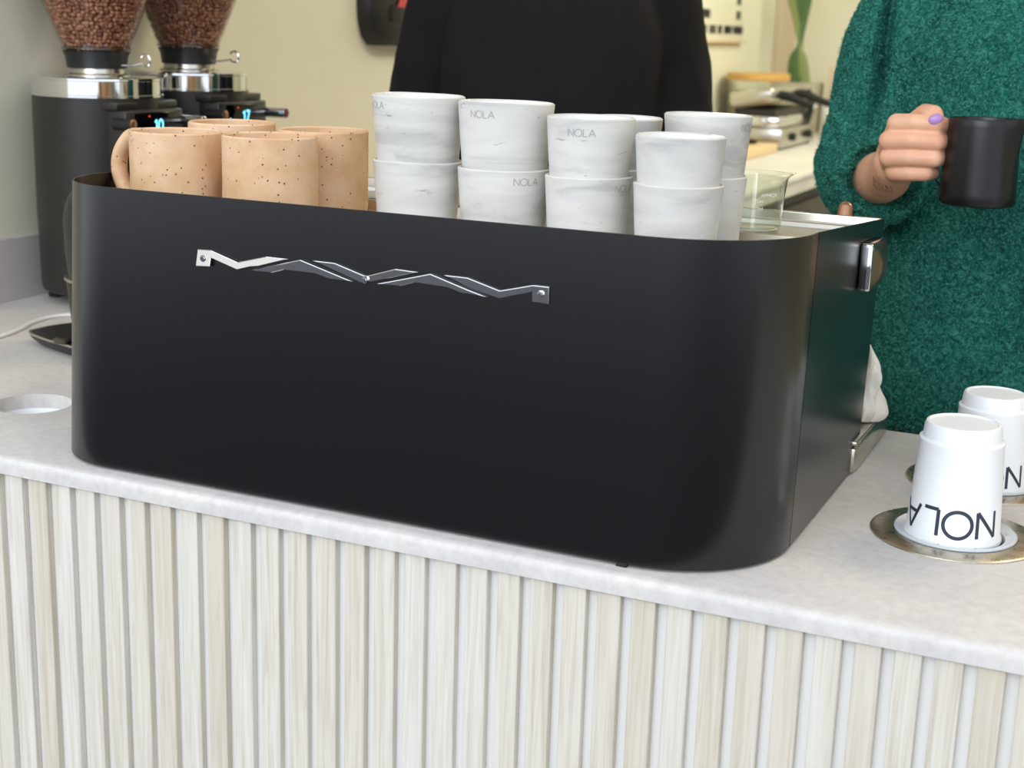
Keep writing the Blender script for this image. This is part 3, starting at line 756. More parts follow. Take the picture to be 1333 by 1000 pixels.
# ================================================================== TAMPER PRESS beside the machine
tp = thing('tamper_press', 'slim black press on a leaf-shaped base at the left of the machine', 'tamper', (-0.235,0.43,0))
def rrect(cx, cy, pts, n=6): return cr([(cx+a, cy+b) for a, b in pts], n)
base_pts = [(-0.128,-0.030),(-0.108,-0.046),(-0.04,-0.070),(0.05,-0.088),(0.105,-0.070),(0.112,0.01),(0.09,0.07),(0.0,0.085),(-0.09,0.060),(-0.122,0.02),(-0.128,-0.030)]
def loft(rings, capb=True, capt=True):
    bm = bmesh.new(); R_ = [[bm.verts.new(p) for p in r] for r in rings]
    for A, B in zip(R_, R_[1:]):
        for k in range(len(A)): bm.faces.new((A[k], A[(k+1)%len(A)], B[(k+1)%len(A)], B[k]))
    if capb: bm.faces.new(list(reversed(R_[0])))
    if capt: bm.faces.new(R_[-1])
    bmesh.ops.recalc_face_normals(bm, faces=bm.faces); return bm
bp = cr(base_pts, 5)[:-1]
sc = lambda k, z: [(-0.235+a*k, 0.43+b*k, z) for a, b in bp]
obj('base', loft([sc(0.80,0.0),sc(0.90,0.004),sc(0.985,0.012),sc(1.0,0.0155)]), 'black_plastic', tp)
obj('base_rim', loft([sc(1.0,0.0155),sc(1.006,0.0165),sc(1.0,0.0182),sc(0.975,0.0180)]), 'brushed_steel', tp)['label'] = 'bright metal rim of the base'
obj('base_top', loft([sc(0.975,0.0180),sc(0.90,0.0181)]), 'black_satin', tp, smooth=False)
ep = [(math.cos(2*PI*k/32), math.sin(2*PI*k/32)) for k in range(32)]
el = lambda rx, ry, z, dy=0: [(-0.240+rx*a, 0.43+dy+ry*b, z) for a, b in ep]
obj('lower_column', loft([el(0.058,0.052,0.018),el(0.062,0.055,0.05),el(0.0665,0.058,0.094)]), 'black_plastic', tp)
obj('metal_ring', loft([el(0.0675,0.059,0.0935),el(0.069,0.060,0.0945),el(0.069,0.060,0.0965),el(0.066,0.058,0.0975)]), 'brushed_steel', tp)
obj('upper_body', loft([el(0.062,0.056,0.0975),el(0.0655,0.058,0.13),el(0.0665,0.059,0.17),el(0.063,0.056,0.19),el(0.055,0.050,0.205),el(0.040,0.038,0.214),el(0.02,0.02,0.218)]), 'black_plastic', tp)
obj('seat_plate', LATHE([(0.012,0.018),(0.014,0.0215),(0.010,0.024),(0,0.024)], (-0.275,0.366,0), 24), 'steel_dark', tp)
tp.location.x -= 0.010
bm = bmesh.new(); tube(bm, [(-0.425,0.28,0.0028,0.0026),(-0.425,0.36,0.0028,0.0026),(-0.428,0.41,0.0028,0.0026),(-0.440,0.455,0.0028,0.0026),(-0.458,0.50,0.0028,0.0026),(-0.461,0.545,0.0028,0.0026),(-0.440,0.570,0.0028,0.0026),(-0.39,0.57,0.0028,0.0026),(-0.33,0.545,0.0028,0.0026),(-0.28,0.52,0.006,0.0026)], 10)
tag(obj('white_cable', bm, 'cable_white'), 'white cable lying on the worktop in front of the grinders', 'cable')

# ================================================================== CLOTH on the drip tray
def cloth():
    bm = bmesh.new(); n = 60; m_ = 40; rings = []
    for j in range(m_):
        t = j/(m_-1); z = 0.0365 + 0.078*t; ring = []
        for i in range(n):
            a = 2*PI*i/n
            r = 0.024*(1-t)**0.5 + 0.0035
            r *= 1 + 0.20*math.sin(3*a+4*t) + 0.16*math.sin(7*a-6*t+1) + 0.20*math.sin(11*t+a) + 0.08*math.sin(13*a+9*t)
            ring.append(bm.verts.new((0.703+r*math.cos(a)*0.85+0.008*t, 0.452+r*math.sin(a)*1.1, z+0.004*math.sin(5*a))))
        rings.append(ring)
    for A, B in zip(rings, rings[1:]):
        for i in range(n): bm.faces.new((A[i],A[(i+1)%n],B[(i+1)%n],B[i]))
    bm.faces.new(list(reversed(rings[0]))); bm.faces.new(rings[-1])
    for v in bm.verts: v.co.z = max(v.co.z, 0.0365)
    return bm
tag(obj('cleaning_cloth', cloth(), 'towel'), 'crumpled off-white cloth on the drip tray behind the machine side', 'cloth')
tag(obj('tea_light_dish', LATHE([(0,0.0366),(0.011,0.0366),(0.013,0.039),(0.0125,0.040),(0.010,0.0385),(0,0.0385)], (0.712,0.497,0), 24), 'chrome'), 'tiny shiny dish beside the cloth on the drip tray', 'dish')

# ================================================================== DISPENSER on the left wall
pd = thing('towel_dispenser', 'black rounded dispenser with red label on the left wall', 'dispenser', (-0.60,1.78,0.37))
def dsp():
    bm = bmesh.new(); rings = []
    for j in range(17):
        t = j/16; z = 0.380+0.30*t
        if t < 0.30: k = math.sqrt(max(0.02, 1-(1-t/0.30)**2))
        elif t > 0.85: k = math.sqrt(max(0.05, 1-((t-0.85)/0.15)**2*0.9))
        else: k = 1
        hw = 0.165*(0.70+0.30*k); d = 0.056*(0.75+0.25*k)
        ring = []
        for i in range(28):
            a = PI*i/27 - PI/2
            ring.append(bm.verts.new((-0.6135+d*abs(math.cos(a))**0.5, 1.812+hw*math.copysign(abs(math.sin(a))**0.7, math.sin(a)), z)))
        rings.append(ring)
    for A, B in zip(rings, rings[1:]):
        for i in range(27): bm.faces.new((A[i],A[i+1],B[i+1],B[i]))
        bm.faces.new((A[27],A[0],B[0],B[27]))
    bm.faces.new(list(reversed(rings[0]))); bm.faces.new(rings[-1])
    bmesh.ops.recalc_face_normals(bm, faces=bm.faces); return bm
obj('shell', dsp(), 'black_plastic', pd)
bm = bmesh.new(); extrude_poly(bm, [(1.720,0.460),(1.732,0.480),(1.85,0.480),(1.85,0.460)], lambda u,v,d: (-0.5565+d*0.5,u,v), 0.0012)
lb = obj('red_label', bm, 'label_red', pd, smooth=False); lb['label'] = 'red label with white lettering'
obj('label_lettering', text_flat('LNAOAPRO', 0.0055, 0.0012, lambda u, v: (-0.5557, 1.790+u, 0.4650+v), 0.15), 'label_white', lb)
for k in range(5):
    obj('vent_slot', BOX(-0.566,-0.5565,1.700,1.735,0.432+k*0.007,0.4345+k*0.007), 'rubber_black', pd, smooth=False)

# ================================================================== LETTER BOARD on the rear left wall
lbd = thing('letter_board', 'white letter board with rows of small black letters on the rear left wall', 'sign', (-0.85,5.0,0.40))
obj('board', BOX(-0.8495,-0.840,4.55,5.37,0.395,0.80,bev=0.002), 'cream_wall', lbd)
obj('ledge', BOX(-0.840,-0.820,4.55,5.36,0.388,0.396,bev=0.001), 'wood_board', lbd)
rnd = random.Random(3)
for row, (z, segs) in enumerate(((0.425,((4.60,4.82),(4.86,4.94),(4.98,5.03),(5.07,5.17),(5.20,5.33))),(0.487,((4.60,4.84),(5.24,5.29))),(0.548,((4.60,4.66),(5.24,5.30))))):
    for a, b in segs:
        y = a
        while y < b-0.01:
            w = rnd.uniform(0.022,0.030); bm = bmesh.new()
            # block letter: two stems and one or two bars
            for bx in ((y,y+0.007,z,z+0.034),(y+w-0.009,y+w-0.002,z,z+0.034),(y,y+w-0.002,z+rnd.choice((0,0.014,0.027)),0)):
                y0,y1,z0,z1_ = bx; z1_ = z1_ or z0+0.007
                box(bm, -0.8405,-0.8375,y0,y1,z0,z1_)
            obj('letter', bm, 'rubber_black', lbd, smooth=False)
            y += w+0.003

# ================================================================== REAR COUNTER THINGS
gr = thing('contact_grill', 'open steel contact grill with black handles on the far worktop', 'grill', (-0.49,4.66,0))
obj('base', BOX(-0.60,-0.395,4.42,4.95,0.008,0.080,bev=0.004), 'brushed_steel', gr)
for fy in (4.46,4.91):
    for fx in (-0.58,-0.415): obj('foot', LATHE([(0,0),(0.012,0),(0.012,0.010),(0,0.010)], (fx,fy,0), 14), 'rubber_black', gr)
for ky in (4.56,4.82):
    k = obj('control_knob', LATHE([(0,-0.396),(0.016,-0.396),(0.014,-0.376),(0,-0.376)], (0,ky,0.046), 20, axis='X'), 'rubber_black', gr)
obj('lower_plate', BOX(-0.585,-0.415,4.44,4.93,0.082,0.125,bev=0.008), 'chrome', gr)
bm = BOX(-0.60,-0.425,4.40,4.92,0.0,0.055,bev=0.015,seg=3)
bmesh.ops.transform(bm, matrix=Matrix.Translation((-0.6,0,0.155)) @ Matrix.Rotation(-0.16,4,'Y') @ Matrix.Translation((0.6,0,0)), verts=bm.verts)
obj('lid', bm, 'brushed_steel', gr)
obj('grill_plate', BOX(-0.59,-0.43,4.44,4.93,0.125,0.150), 'cabinet_dark', gr, smooth=False)
for hy in (4.50, 4.78):
    bm = bmesh.new(); tube(bm, [(-0.45,hy,0.205,0.016),(-0.40,hy,0.200,0.018),(-0.35,hy,0.182,0.014),(-0.31,hy,0.170,0.015)], 14); ball(bm, (-0.31,hy,0.170), 0.015)
    h = obj('handle', bm, 'rubber_black', gr); bm = bmesh.new(); ball(bm, (-0.298,hy,0.166), 0.008); obj('handle_tip', bm, 'chrome', h)
bm = bmesh.new(); tube(bm, [(-0.43,4.94,0.08,0.014),(-0.415,4.95,0.15,0.014),(-0.42,4.9,0.21,0.012)], 12); obj('hinge_arm', bm, 'rubber_black', gr)
jr = thing('storage_jar', 'wide glass jar with wooden lid behind the contact grill', 'jar', (-0.70,5.16,0))
S_ = [(-0.70+0.125*a, 5.16+0.17*b) for a, b in ep]
rg = lambda k, z: [(-0.70+0.125*k*a, 5.16+0.17*k*b, z) for a, b in ep]
obj('glass', loft([rg(0.93,0.0),rg(1.0,0.012),rg(1.0,0.235)], capt=False), 'beaker_glass', jr)
obj('contents', loft([rg(0.88,0.008),rg(0.93,0.03),rg(0.93,0.17),rg(0.7,0.19)]), 'jar_contents', jr)['kind'] = 'stuff'
obj('wooden_lid', loft([rg(1.0,0.235),rg(1.04,0.238),rg(1.04,0.262),rg(1.0,0.266)]), 'wood_lid', jr)
cbd = obj('chopping_board', BOX(-0.56,-0.385,3.80,4.33,0.0005,0.034,bev=0.004), 'wood_board'); tag(cbd, 'pale wooden board lying in front of the contact grill', 'board')
tag(obj('black_dish', LATHE([(0,0.0345),(0.030,0.0345),(0.042,0.046),(0.039,0.046),(0.028,0.038),(0,0.038)], (-0.475,4.24,0), 28), 'black_gloss'), 'small black dish on the pale wooden board', 'dish')
pl = thing('planter', 'tall leaved plant in a grey planter at the far end of the worktop', 'plant', (-0.63,5.62,0))
obj('pot', loft([[(-0.63+a*0.095, 5.62+b*0.095, z) for a, b in ((-.9,-.9),(.9,-.9),(.9,.9),(-.9,.9))] for z in (0.0,)] + [[(-0.63+a*0.1, 5.62+b*0.1, z) for a, b in ((-.9,-.9),(.9,-.9),(.9,.9),(-.9,.9))] for z in (0.22,)]), 'planter_grey', pl, smooth=False)
for k, (dx, dy, top, ln, mm, w) in enumerate(((-0.03,-0.02,-0.02,0.5,'leaf_green',0.026),(0.03,-0.02,-0.05,0.55,'leaf_pale',0.024),(0.0,0.03,0.02,0.5,'leaf_green',0.022))):
    bm = bmesh.new()
    P = [(-0.63+dx,5.62+dy,0.215,0.020*1.2,0.004),(-0.63+dx*0.6-0.012,5.62+dy,0.32,w,0.003),(-0.645,5.62+dy*0.5,0.39,0.010,0.004),(-0.645+top*0.4,5.62,0.50,w*0.9,0.003),(-0.645+top,5.62,0.60,w,0.003),(-0.645+top*1.6,5.62,0.72,0.006,0.002)]
    tube(bm, P, 10, 6, up=Vector((1,0,0))); obj('leaf', bm, mm, pl)
tag(obj('upright_box', BOX(-0.50,-0.42,5.60,5.72,0.0005,0.30,bev=0.004), 'pilaster_pink'), 'pinkish upright box beside the planter', 'box')
tag(obj('white_canister', LATHE([(0,0.0005),(0.045,0.0005),(0.047,0.01),(0.047,0.145),(0.044,0.15),(0,0.15)], (-0.43,5.42,0), 32), 'paper_white'), 'short white canister at the far end of the worktop', 'canister')
tag(obj('brown_bottle', LATHE([(0,0.0005),(0.022,0.0005),(0.022,0.06),(0.009,0.08),(0.009,0.10),(0,0.10)], (-0.40,5.22,0), 24), 'jar_contents'), 'small brown bottle on the worktop beyond the contact grill', 'bottle')

# ================================================================== PEOPLE
def ellipse_loft(bm, secs, seg=28, n=4):
    """secs: (cx, cy, z, rx, ry)"""
    S = cr(secs, n); rings = []
    for cx, cy, z, rx, ry in S:
        rings.append([bm.verts.new((cx+rx*math.copysign(abs(math.cos(a))**0.85, math.cos(a)), cy+ry*math.copysign(abs(math.sin(a))**0.85, math.sin(a)), z)) for a in [2*PI*k/seg for k in range(seg)]])
    for A, B in zip(rings, rings[1:]):
        for k in range(seg): bm.faces.new((A[k],A[(k+1)%seg],B[(k+1)%seg],B[k]))
    bm.faces.new(list(reversed(rings[0]))); bm.faces.new(rings[-1])
def head(bm, c, f):
    """c: centre of head, f: facing unit vector (2D)"""
    F = Vector((f[0], f[1], 0)); S = Vector((-f[1], f[0], 0)); Z_ = Vector((0,0,1)); C = Vector(c)
    def e(p, r):
        M_ = Matrix.Translation(C+S*p[0]+F*p[1]+Z_*p[2]) @ Matrix(((S.x,F.x,0,0),(S.y,F.y,0,0),(0,0,1,0),(0,0,0,1))) @ Matrix.Diagonal((*r,1))
        bmesh.ops.create_uvsphere(bm, u_segments=24, v_segments=16, radius=1.0, matrix=M_)
    e((0,-0.01,0.02),(0.074,0.092,0.095)); e((0,0.018,-0.045),(0.056,0.065,0.062)); e((0,0.045,-0.088),(0.026,0.024,0.022))
    e((0,0.092,-0.022),(0.013,0.018,0.012)); e((0,0.085,0.0),(0.008,0.012,0.026))
    e((0,0.080,-0.055),(0.024,0.010,0.006)); e((0,0.079,-0.064),(0.020,0.010,0.006))
    for s in (-1,1):
        e((s*0.076,-0.005,-0.005),(0.008,0.018,0.030)); e((s*0.034,0.068,-0.03),(0.022,0.018,0.022)); e((s*0.030,0.078,0.026),(0.022,0.008,0.006))
def fist(bm, J):
    for ch in J: chain(bm, ch, 16)
def relaxed_hand(bm, W, d, s):
    """W wrist, d pointing direction, s side of thumb (unit)"""
    W = Vector(W); d = Vector(d).normalized(); s = Vector(s).normalized(); n = d.cross(s)
    for k, off in enumerate((-0.024,-0.008,0.008,0.024)):
        a = W+s*off*0.4; b = W+d*0.085+s*off
        capsule(bm, a, b, 0.014, 0.0105)
        ln = (0.060,0.072,0.078,0.070)[k]
        chain(bm, [(*b,0.0095),(*(b+d*ln*0.5+n*0.008),0.0085),(*(b+d*ln*0.8+n*0.022),0.0075),(*(b+d*ln*0.95+n*0.036),0.0065)])
    chain(bm, [(*(W+s*0.010+d*0.015),0.014),(*(W+s*0.040+d*0.045+n*0.008),0.0115),(*(W+s*0.050+d*0.075+n*0.016),0.0095),(*(W+s*0.050+d*0.098+n*0.022),0.0075)])
def join_bm(A, B):
    me = bpy.data.meshes.new('j'); B.to_mesh(me); B.free(); A.from_mesh(me); bpy.data.meshes.remove(me); return A
def legs(bm, cx, cy, hipz, r=1.0):
    for s in (-1,1):
        chain(bm, [(cx+s*0.09,cy,hipz,0.092*r),(cx+s*0.10,cy+0.01,hipz-0.22,0.078*r),(cx+s*0.10,cy-0.005,hipz-0.44,0.058*r),(cx+s*0.10,cy+0.01,hipz-0.62,0.055*r),(cx+s*0.10,cy+0.02,FLOOR+0.09,0.045*r)], 20)
def shoes(parent, cx, cy, fy):
    for s in (-1,1):
        bm = bmesh.new()
        tube(bm, [(cx+s*0.10,cy-fy*0.06,FLOOR+0.045,0.042,0.038),(cx+s*0.10,cy,FLOOR+0.05,0.046,0.042),(cx+s*0.10,cy+fy*0.10,FLOOR+0.037,0.034,0.046),(cx+s*0.10,cy+fy*0.18,FLOOR+0.026,0.024,0.040)], 18, up=Vector((0,0,1)))
        for v in bm.verts: v.co.z = max(v.co.z, FLOOR+0.001)
        obj('shoe', bm, 'shoe_dark', parent)
def hair(parent, c, f, long=False):
    C = Vector(c); F = Vector((f[0],f[1],0)); bm = bmesh.new()
    ball(bm, C+Vector((0,0,0.032))-F*0.022, (0.086,0.090,0.090), 24)
    ball(bm, C-F*0.045+Vector((0,0,-0.03)), (0.074,0.060,0.085), 24)
    if long: ball(bm, C-F*0.085+Vector((0,0,0.045)), (0.036,0.036,0.036), 16)
    bm = remesh(bm, 0.006, 2)
    for v in bm.verts: v.co += Vector((0,0,1))*0.002*noise.noise(v.co*Vector((120,120,20)))
    obj('hair', bm, 'hair_brown', parent)

# ---- person in the green sweater
B0 = (0.865, 0.865)        # torso axis
bm = bmesh.new()
ellipse_loft(bm, [(B0[0],B0[1],-0.12,0.155,0.095),(B0[0],B0[1],0.08,0.145,0.088),(B0[0],B0[1],0.30,0.165,0.095),(B0[0],B0[1],0.46,0.165,0.085),(B0[0],B0[1],0.53,0.10,0.065),(B0[0],B0[1]-0.005,0.57,0.055,0.055)], 24)
tube(bm, [(B0[0],B0[1],0.53,0.055),(B0[0],B0[1]-0.005,0.60,0.050),(B0[0],B0[1]-0.012,0.68,0.052)], 20)
head(bm, (B0[0],B0[1]-0.015,0.735), (-0.25,-0.968))
legs(bm, B0[0], B0[1]+0.02, -0.10)
chain(bm, [(0.700,0.87,0.475,0.045),(0.640,0.862,0.33,0.040),(0.610,0.836,0.245,0.036),(0.652,0.748,0.262,0.032),(0.669,0.700,0.270,0.029)])
chain(bm, [(1.030,0.87,0.475,0.050),(1.085,0.86,0.33,0.044),(1.11,0.83,0.215,0.038),(1.07,0.72,0.190,0.034),(1.02,0.63,0.175,0.026)])
relaxed_hand(bm, (1.015,0.625,0.175), (-0.8,-0.35,-0.1), (0.1,-0.3,1))
body = remesh(bm, 0.006, 6)
# forearm and gripping hand at finer resolution
hb = bmesh.new()
chain(hb, [(0.652,0.745,0.262,0.0320),(0.669,0.700,0.2700,0.0300),(0.6795,0.668,0.2780,0.0265),(0.6870,0.640,0.2890,0.0235)], 24)
# back of the hand: metacarpals
for k, (mx, my, mz) in enumerate(((0.6960,0.5900,0.3370),(0.6905,0.5860,0.3185),(0.6915,0.5880,0.3005),(0.6985,0.5950,0.2845))):
    capsule(hb, (0.6850+0.002*k, 0.640, 0.300-0.006*k), (mx, my+0.004, mz), 0.0185-0.002*k*0.5, 0.0108)
capsule(hb, (0.690,0.640,0.292), (0.705,0.606,0.312), 0.022, 0.015)
fist(hb, [
 [(0.6960,0.5885,0.3370,0.0112),(0.7150,0.5800,0.3395,0.0097),(0.7370,0.5830,0.3390,0.0103),(0.7445,0.6000,0.3370,0.0088),(0.7360,0.6150,0.3360,0.0082),(0.7200,0.6180,0.3350,0.0078)],
 [(0.6895,0.5850,0.3185,0.0112),(0.7140,0.5760,0.3205,0.0097),(0.7405,0.5800,0.3205,0.0103),(0.7465,0.5970,0.3190,0.0088),(0.7370,0.6130,0.3180,0.0082),(0.7190,0.6160,0.3170,0.0078)],
 [(0.6905,0.5870,0.3000,0.0108),(0.7140,0.5780,0.3020,0.0093),(0.7395,0.5815,0.3025,0.0099),(0.7455,0.5980,0.3015,0.0085),(0.7360,0.6130,0.3010,0.0079),(0.7190,0.6160,0.3000,0.0075)],
 [(0.6970,0.5930,0.2845,0.0102),(0.7150,0.5850,0.2845,0.0087),(0.7310,0.5880,0.2860,0.0092),(0.7370,0.6010,0.2855,0.0079),(0.7300,0.6140,0.2855,0.0073),(0.7180,0.6160,0.2850,0.0070)],
 [(0.6950,0.6300,0.3100,0.0165),(0.7080,0.6180,0.3350,0.0125),(0.7230,0.6020,0.3490,0.0105),(0.7340,0.5880,0.3490,0.0100),(0.7385,0.5810,0.3420,0.0088)]])
hand = remesh(hb, 0.0014, 5, 0.5)
body = join_bm(body, hand)
person = obj('person', body, 'skin')
tag(person, 'person in a fuzzy green sweater holding a black milk jug by its handle', 'person')
# nail, tattoo
bm = bmesh.new(); M_ = Matrix.Translation((0.7385,0.5742,0.3445)) @ Matrix.Rotation(math.radians(-22),4,'Y') @ Matrix.Rotation(math.radians(12),4,'Z') @ Matrix.Diagonal((0.0078,0.0030,0.0058,1))
bmesh.ops.create_uvsphere(bm, u_segments=20, v_segments=12, radius=1, matrix=M_); obj('thumb_nail', bm, 'nail_lilac', person)['label'] = 'lilac painted thumb nail'
def sweater():
    bm = bmesh.new()
    ellipse_loft(bm, [(B0[0]-0.005,B0[1],-0.058,0.225,0.118),(B0[0]-0.005,B0[1],-0.03,0.236,0.126),(B0[0]-0.005,B0[1],0.10,0.226,0.122),(B0[0],B0[1],0.28,0.210,0.122),(B0[0],B0[1],0.42,0.205,0.115),(B0[0],B0[1],0.505,0.15,0.095),(B0[0],B0[1]-0.004,0.555,0.075,0.070),(B0[0],B0[1]-0.006,0.575,0.066,0.064)], 36)
    # her right arm (left in the picture)
    chain(bm, [(0.680,0.850,0.500,0.066),(0.640,0.832,0.42,0.062),(0.628,0.828,0.33,0.062),(0.618,0.818,0.270,0.060)], 24)
    chain(bm, [(0.618,0.822,0.270,0.060),(0.633,0.785,0.256,0.058),(0.653,0.742,0.260,0.053)], 24)
    # bunched folds round the pushed-up sleeve
    for (x, y, z, r, dx) in ((0.622,0.812,0.290,0.063,0),(0.629,0.785,0.262,0.062,0),(0.642,0.762,0.259,0.059,0),(0.654,0.738,0.260,0.056,0)):
        ball(bm, (x,y,z), (r,0.020,r), 20)
    # her left arm
    chain(bm, [(1.030,0.868,0.480,0.068),(1.085,0.86,0.33,0.062),(1.11,0.83,0.215,0.056),(1.07,0.73,0.192,0.048),(1.03,0.65,0.178,0.042)], 24)
    bm = remesh(bm, 0.0055, 5)
    bm = evaluated(bm, [('SUBSURF', dict(levels=1, render_levels=1))])
    # open neck not seen; cuff openings cut by pushing the end cap inwards
    ax = Vector((0.024,-0.048,0.012)).normalized(); tip = Vector((0.653,0.742,0.260))
    for v in bm.verts:
        p = v.co; q = p-tip
        d = q.dot(ax)
        if q.length < 0.075 and d > 0.028: v.co = p - ax*(d-0.028)*1.0
        q = p-tip; d = q.dot(ax); rr = (q-ax*d).length
        if q.length < 0.085 and d > 0.020 and rr < 0.046: v.co -= ax*0.030*(1-(rr/0.046)**4)
    bm.normal_update()
    for v in bm.verts:
        p = v.co
        if p.y < 0.83 and p.z > 0.30:
            xc = 0.6400+0.02*(p.z-0.47); k = math.exp(-((p.x-xc)/0.0075)**2)*min(1,(p.z-0.30)/0.08)
            p.y += 0.030*k
        n1 = noise.noise(p*170)*0.0022 + noise.noise(p*420)*0.0012 + noise.noise(p*11)*0.004
        # sleeve folds: ridges running round the forearm near the elbow
        w = math.exp(-((p.x-0.625)/0.05)**2-((p.y-0.80)/0.08)**2-((p.z-0.27)/0.06)**2)
        n1 += w*0.0085*math.sin((p.z*0.9+p.x*0.45-p.y*0.45)*190)
        v.co = p + v.normal*n1
    return bm
sw = obj('sweater', sweater(), 'green_fleece', person)
sw['label'] = 'fuzzy green sweater with pushed-up sleeves'
# loose fibres of the fleece
def fibres():
    me = sw.data; rnd = random.Random(11); V, F = [], []
    polys = [p for p in me.polygons if p.normal.y < 0.35]
    off = sw.matrix_world.translation
    for k in range(62000):
        p = polys[int(rnd.random()*len(polys))]
        c = p.center; n = p.normal
        if c.z < -0.075: continue
        t = Vector((rnd.uniform(-1,1),rnd.uniform(-1,1),rnd.uniform(-1,0.4))); t = (t-n*t.dot(n)).normalized()
        s = n.cross(t)*0.00028; l = rnd.uniform(0.0018,0.0042)
        a = Vector(c)+Vector((rnd.uniform(-1,1),rnd.uniform(-1,1),rnd.uniform(-1,1)))*0.0015
        b = a+n*l*0.45+t*l*0.5; e = a+n*l*0.5+t*l
        i = len(V); V.extend([(a-s)[:], (a+s)[:], (b+s)[:], (b-s)[:], e[:]])
        F.append((i,i+1,i+2,i+3)); F.append((i+3,i+2,i+4))
    m2 = bpy.data.meshes.new('fleece_fibre'); m2.from_pydata(V, [], F); m2.materials.append(MATS['fleece_fibre_mat'])
    o = bpy.data.objects.new('fleece_fibre', m2); COL.objects.link(o); o.parent = sw; o['kind'] = 'stuff'
fibres()
bm = bmesh.new(); legs(bm, B0[0], B0[1]+0.02, -0.12, 1.10); ball(bm, (B0[0],B0[1]+0.005,-0.105), (0.215,0.120,0.10), 24)
obj('trousers', remesh(bm, 0.008, 3), 'dark_trousers', person)
shoes(person, B0[0], B0[1]+0.04, -1); hair(person, (B0[0],B0[1]-0.015,0.735), (-0.25,-0.968), True)
# tattoo marks on the inner wrist
bm = bmesh.new(); rnd = random.Random(2)
person.data.update()
for k in range(9):
    bx = 0.668+0.0026*k; P = []
    for q in range(5):
        g = Vector((bx+rnd.uniform(-0.0010,0.0022)-0.004, 0.655-0.004*q, 0.2660-0.0006*k+(q-2)*0.0035+rnd.uniform(-0.0012,0.0012)))
        ok, pt, nr, ix = person.closest_point_on_mesh(g)
        pt = pt + nr*0.0001; P.append((pt.x, pt.y, pt.z, 0.00028))
    tube(bm, P, 5, 2)
obj('tattoo', bm, 'tattoo_ink', person)['label'] = 'small faint tattoo on the inner wrist'

# ---- milk jug
jg = thing('milk_jug', 'matt black steel milk jug held up by its thin handle', 'jug', (0.7865,0.600,0.2545))
def jug():
    bm = bmesh.new(); r0, r1, h = 0.0405, 0.0372, 0.0925; w = 0.0012
    pr = [(0,0.0),(r0-0.004,0.0),(r0-0.001,0.0015),(r0,0.005),(r0-0.001,0.03),(r1+0.001,0.07),(r1,h-0.001),(r1-w*0.5,h),(r1-w,h-0.001),(r0-0.003,0.03),(r0-0.004,0.004),(0,0.003)]
    prs = []
    for a, b in zip(pr, pr[1:]):
        for k in range(3): prs.append((a[0]+(b[0]-a[0])*k/3, a[1]+(b[1]-a[1])*k/3))
    prs.append(pr[-1]); lathe(bm, prs, (0,0,0), 72)
    sa = math.radians(-14)
    for v in bm.verts:
        rr = math.hypot(v.co.x, v.co.y)
        if rr > 0.01 and v.co.z > 0.045:
            a = math.atan2(v.co.y, v.co.x)-sa; a = (a+PI)%(2*PI)-PI; t = (v.co.z-0.045)/(h-0.045)
            k = max(0, 1-abs(a)/(0.62*t+0.02))*t**1.3
            v.co.x += math.cos(sa)*0.0085*k; v.co.y += math.sin(sa)*0.0085*k; v.co.z += 0.003*k*t
    bmesh.ops.recalc_face_normals(bm, faces=bm.faces); return bm
mat('jug_black', (14,14,17), 0.32, 0.0, spec=0.45)
obj('body', jug(), 'jug_black', jg, local=True)
bm = bmesh.new()
tube(bm, [(-0.036,0,0.0865,0.0010,0.0050),(-0.0400,0,0.0868,0.0010,0.0050),(-0.0475,0,0.0830,0.0010,0.0050),(-0.0500,0,0.070,0.0010,0.0050),(-0.0500,0,0.045,0.0010,0.0050),(-0.0510,0,0.034,0.0010,0.0050),(-0.0470,0,0.026,0.0010,0.0050),(-0.0395,0,0.0155,0.0010,0.0050)], 10, 6, up=Vector((1,0,0)))
bmesh.ops.recalc_face_normals(bm, faces=bm.faces)
obj('handle', bm, 'jug_black', jg, local=True)

# ---- person in black behind the machine
Q = (0.085, 1.06)
bm = bmesh.new()
ellipse_loft(bm, [(Q[0],Q[1],-0.12,0.16,0.10),(Q[0],Q[1],0.10,0.145,0.10),(Q[0],Q[1],0.30,0.160,0.105),(Q[0],Q[1],0.46,0.165,0.095),(Q[0],Q[1],0.53,0.10,0.07),(Q[0],Q[1],0.57,0.055,0.055)], 24)
tube(bm, [(Q[0],Q[1],0.53,0.055),(Q[0],Q[1]-0.005,0.60,0.052),(Q[0],Q[1]-0.015,0.68,0.054)], 20)
head(bm, (Q[0],Q[1]-0.02,0.735), (0.0,-1.0))
legs(bm, Q[0], Q[1], -0.10)
chain(bm, [(-0.095,1.06,0.475,0.040),(-0.135,1.070,0.33,0.036),(-0.143,1.03,0.215,0.034),(-0.07,0.91,0.20,0.030),(0.00,0.79,0.18,0.024)])
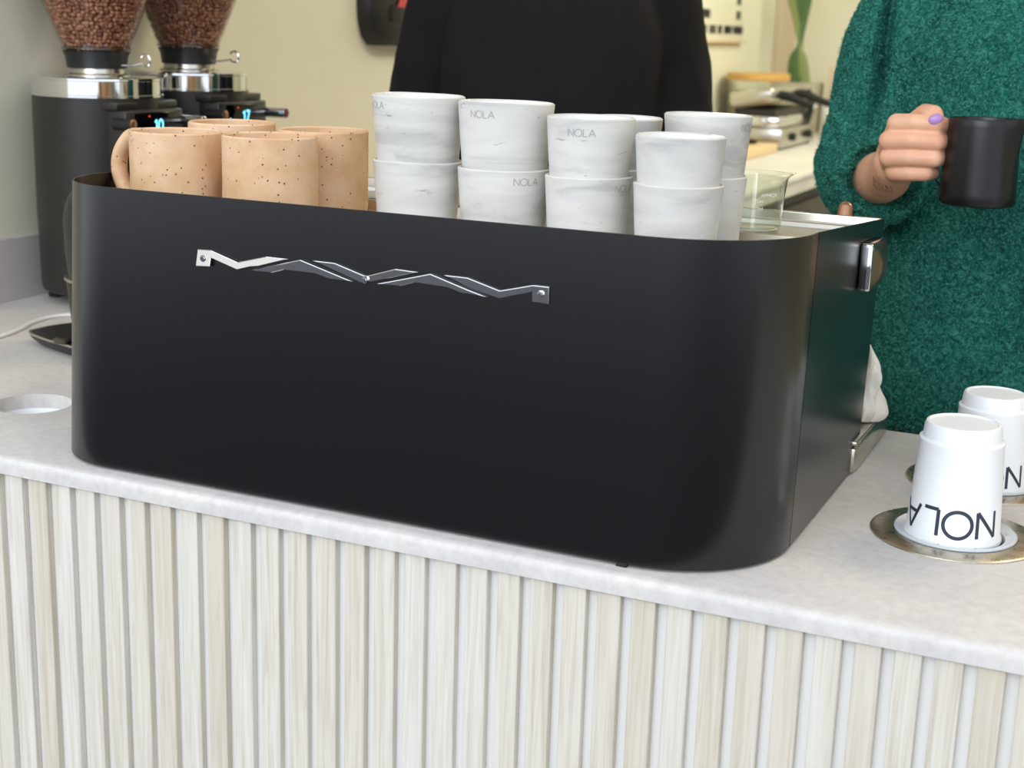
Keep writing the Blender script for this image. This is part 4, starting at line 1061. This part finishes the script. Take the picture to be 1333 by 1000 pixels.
relaxed_hand(bm, (0.005,0.780,0.178), (0.45,-0.85,-0.25), (1,0.45,0.2))
chain(bm, [(0.240,1.11,0.475,0.036),(0.272,1.13,0.33,0.034),(0.282,1.07,0.215,0.032),(0.26,0.93,0.19,0.030),(0.22,0.80,0.18,0.024)])
relaxed_hand(bm, (0.218,0.785,0.178), (-0.35,-0.85,-0.25), (-1,0.35,0.2))
p2 = obj('person', remesh(bm, 0.005, 5), 'skin')
tag(p2, 'person in a plain black long-sleeved top behind the machine', 'person')
def top_black():
    bm = bmesh.new()
    ellipse_loft(bm, [(Q[0],Q[1],-0.10,0.185,0.125),(Q[0],Q[1],0.08,0.172,0.120),(Q[0],Q[1],0.28,0.172,0.122),(Q[0],Q[1],0.42,0.178,0.112),(Q[0],Q[1],0.50,0.145,0.09),(Q[0],Q[1],0.555,0.072,0.068)], 36)
    chain(bm, [(-0.095,1.06,0.478,0.066),(-0.122,1.065,0.40,0.061),(-0.143,1.070,0.31,0.058),(-0.145,1.03,0.215,0.054),(-0.075,0.915,0.20,0.044),(-0.005,0.805,0.182,0.034)], 24)
    chain(bm, [(0.240,1.11,0.478,0.058),(0.262,1.128,0.38,0.054),(0.273,1.125,0.30,0.052),(0.282,1.07,0.215,0.050),(0.26,0.93,0.19,0.042),(0.225,0.815,0.182,0.034)], 24)
    bm = remesh(bm, 0.006, 5); bm.normal_update()
    for v in bm.verts:
        p = v.co
        v.co = p + v.normal*(noise.noise(Vector((p.x*9,p.y*9,p.z*6)))*0.005 + 0.0025*noise.noise(Vector((p.x*30+p.z*20,p.y*30,p.z*8))))
    return bm
obj('black_top', top_black(), 'black_knit', p2)['label'] = 'plain black long-sleeved top'
bm = bmesh.new(); legs(bm, Q[0], Q[1], -0.12, 1.10); ball(bm, (Q[0],Q[1],-0.11), (0.175,0.115,0.09), 24)
obj('trousers', remesh(bm, 0.008, 3), 'dark_trousers', p2)
shoes(p2, Q[0], Q[1]+0.02, -1); hair(p2, (Q[0],Q[1]-0.02,0.735), (0,-1.0))
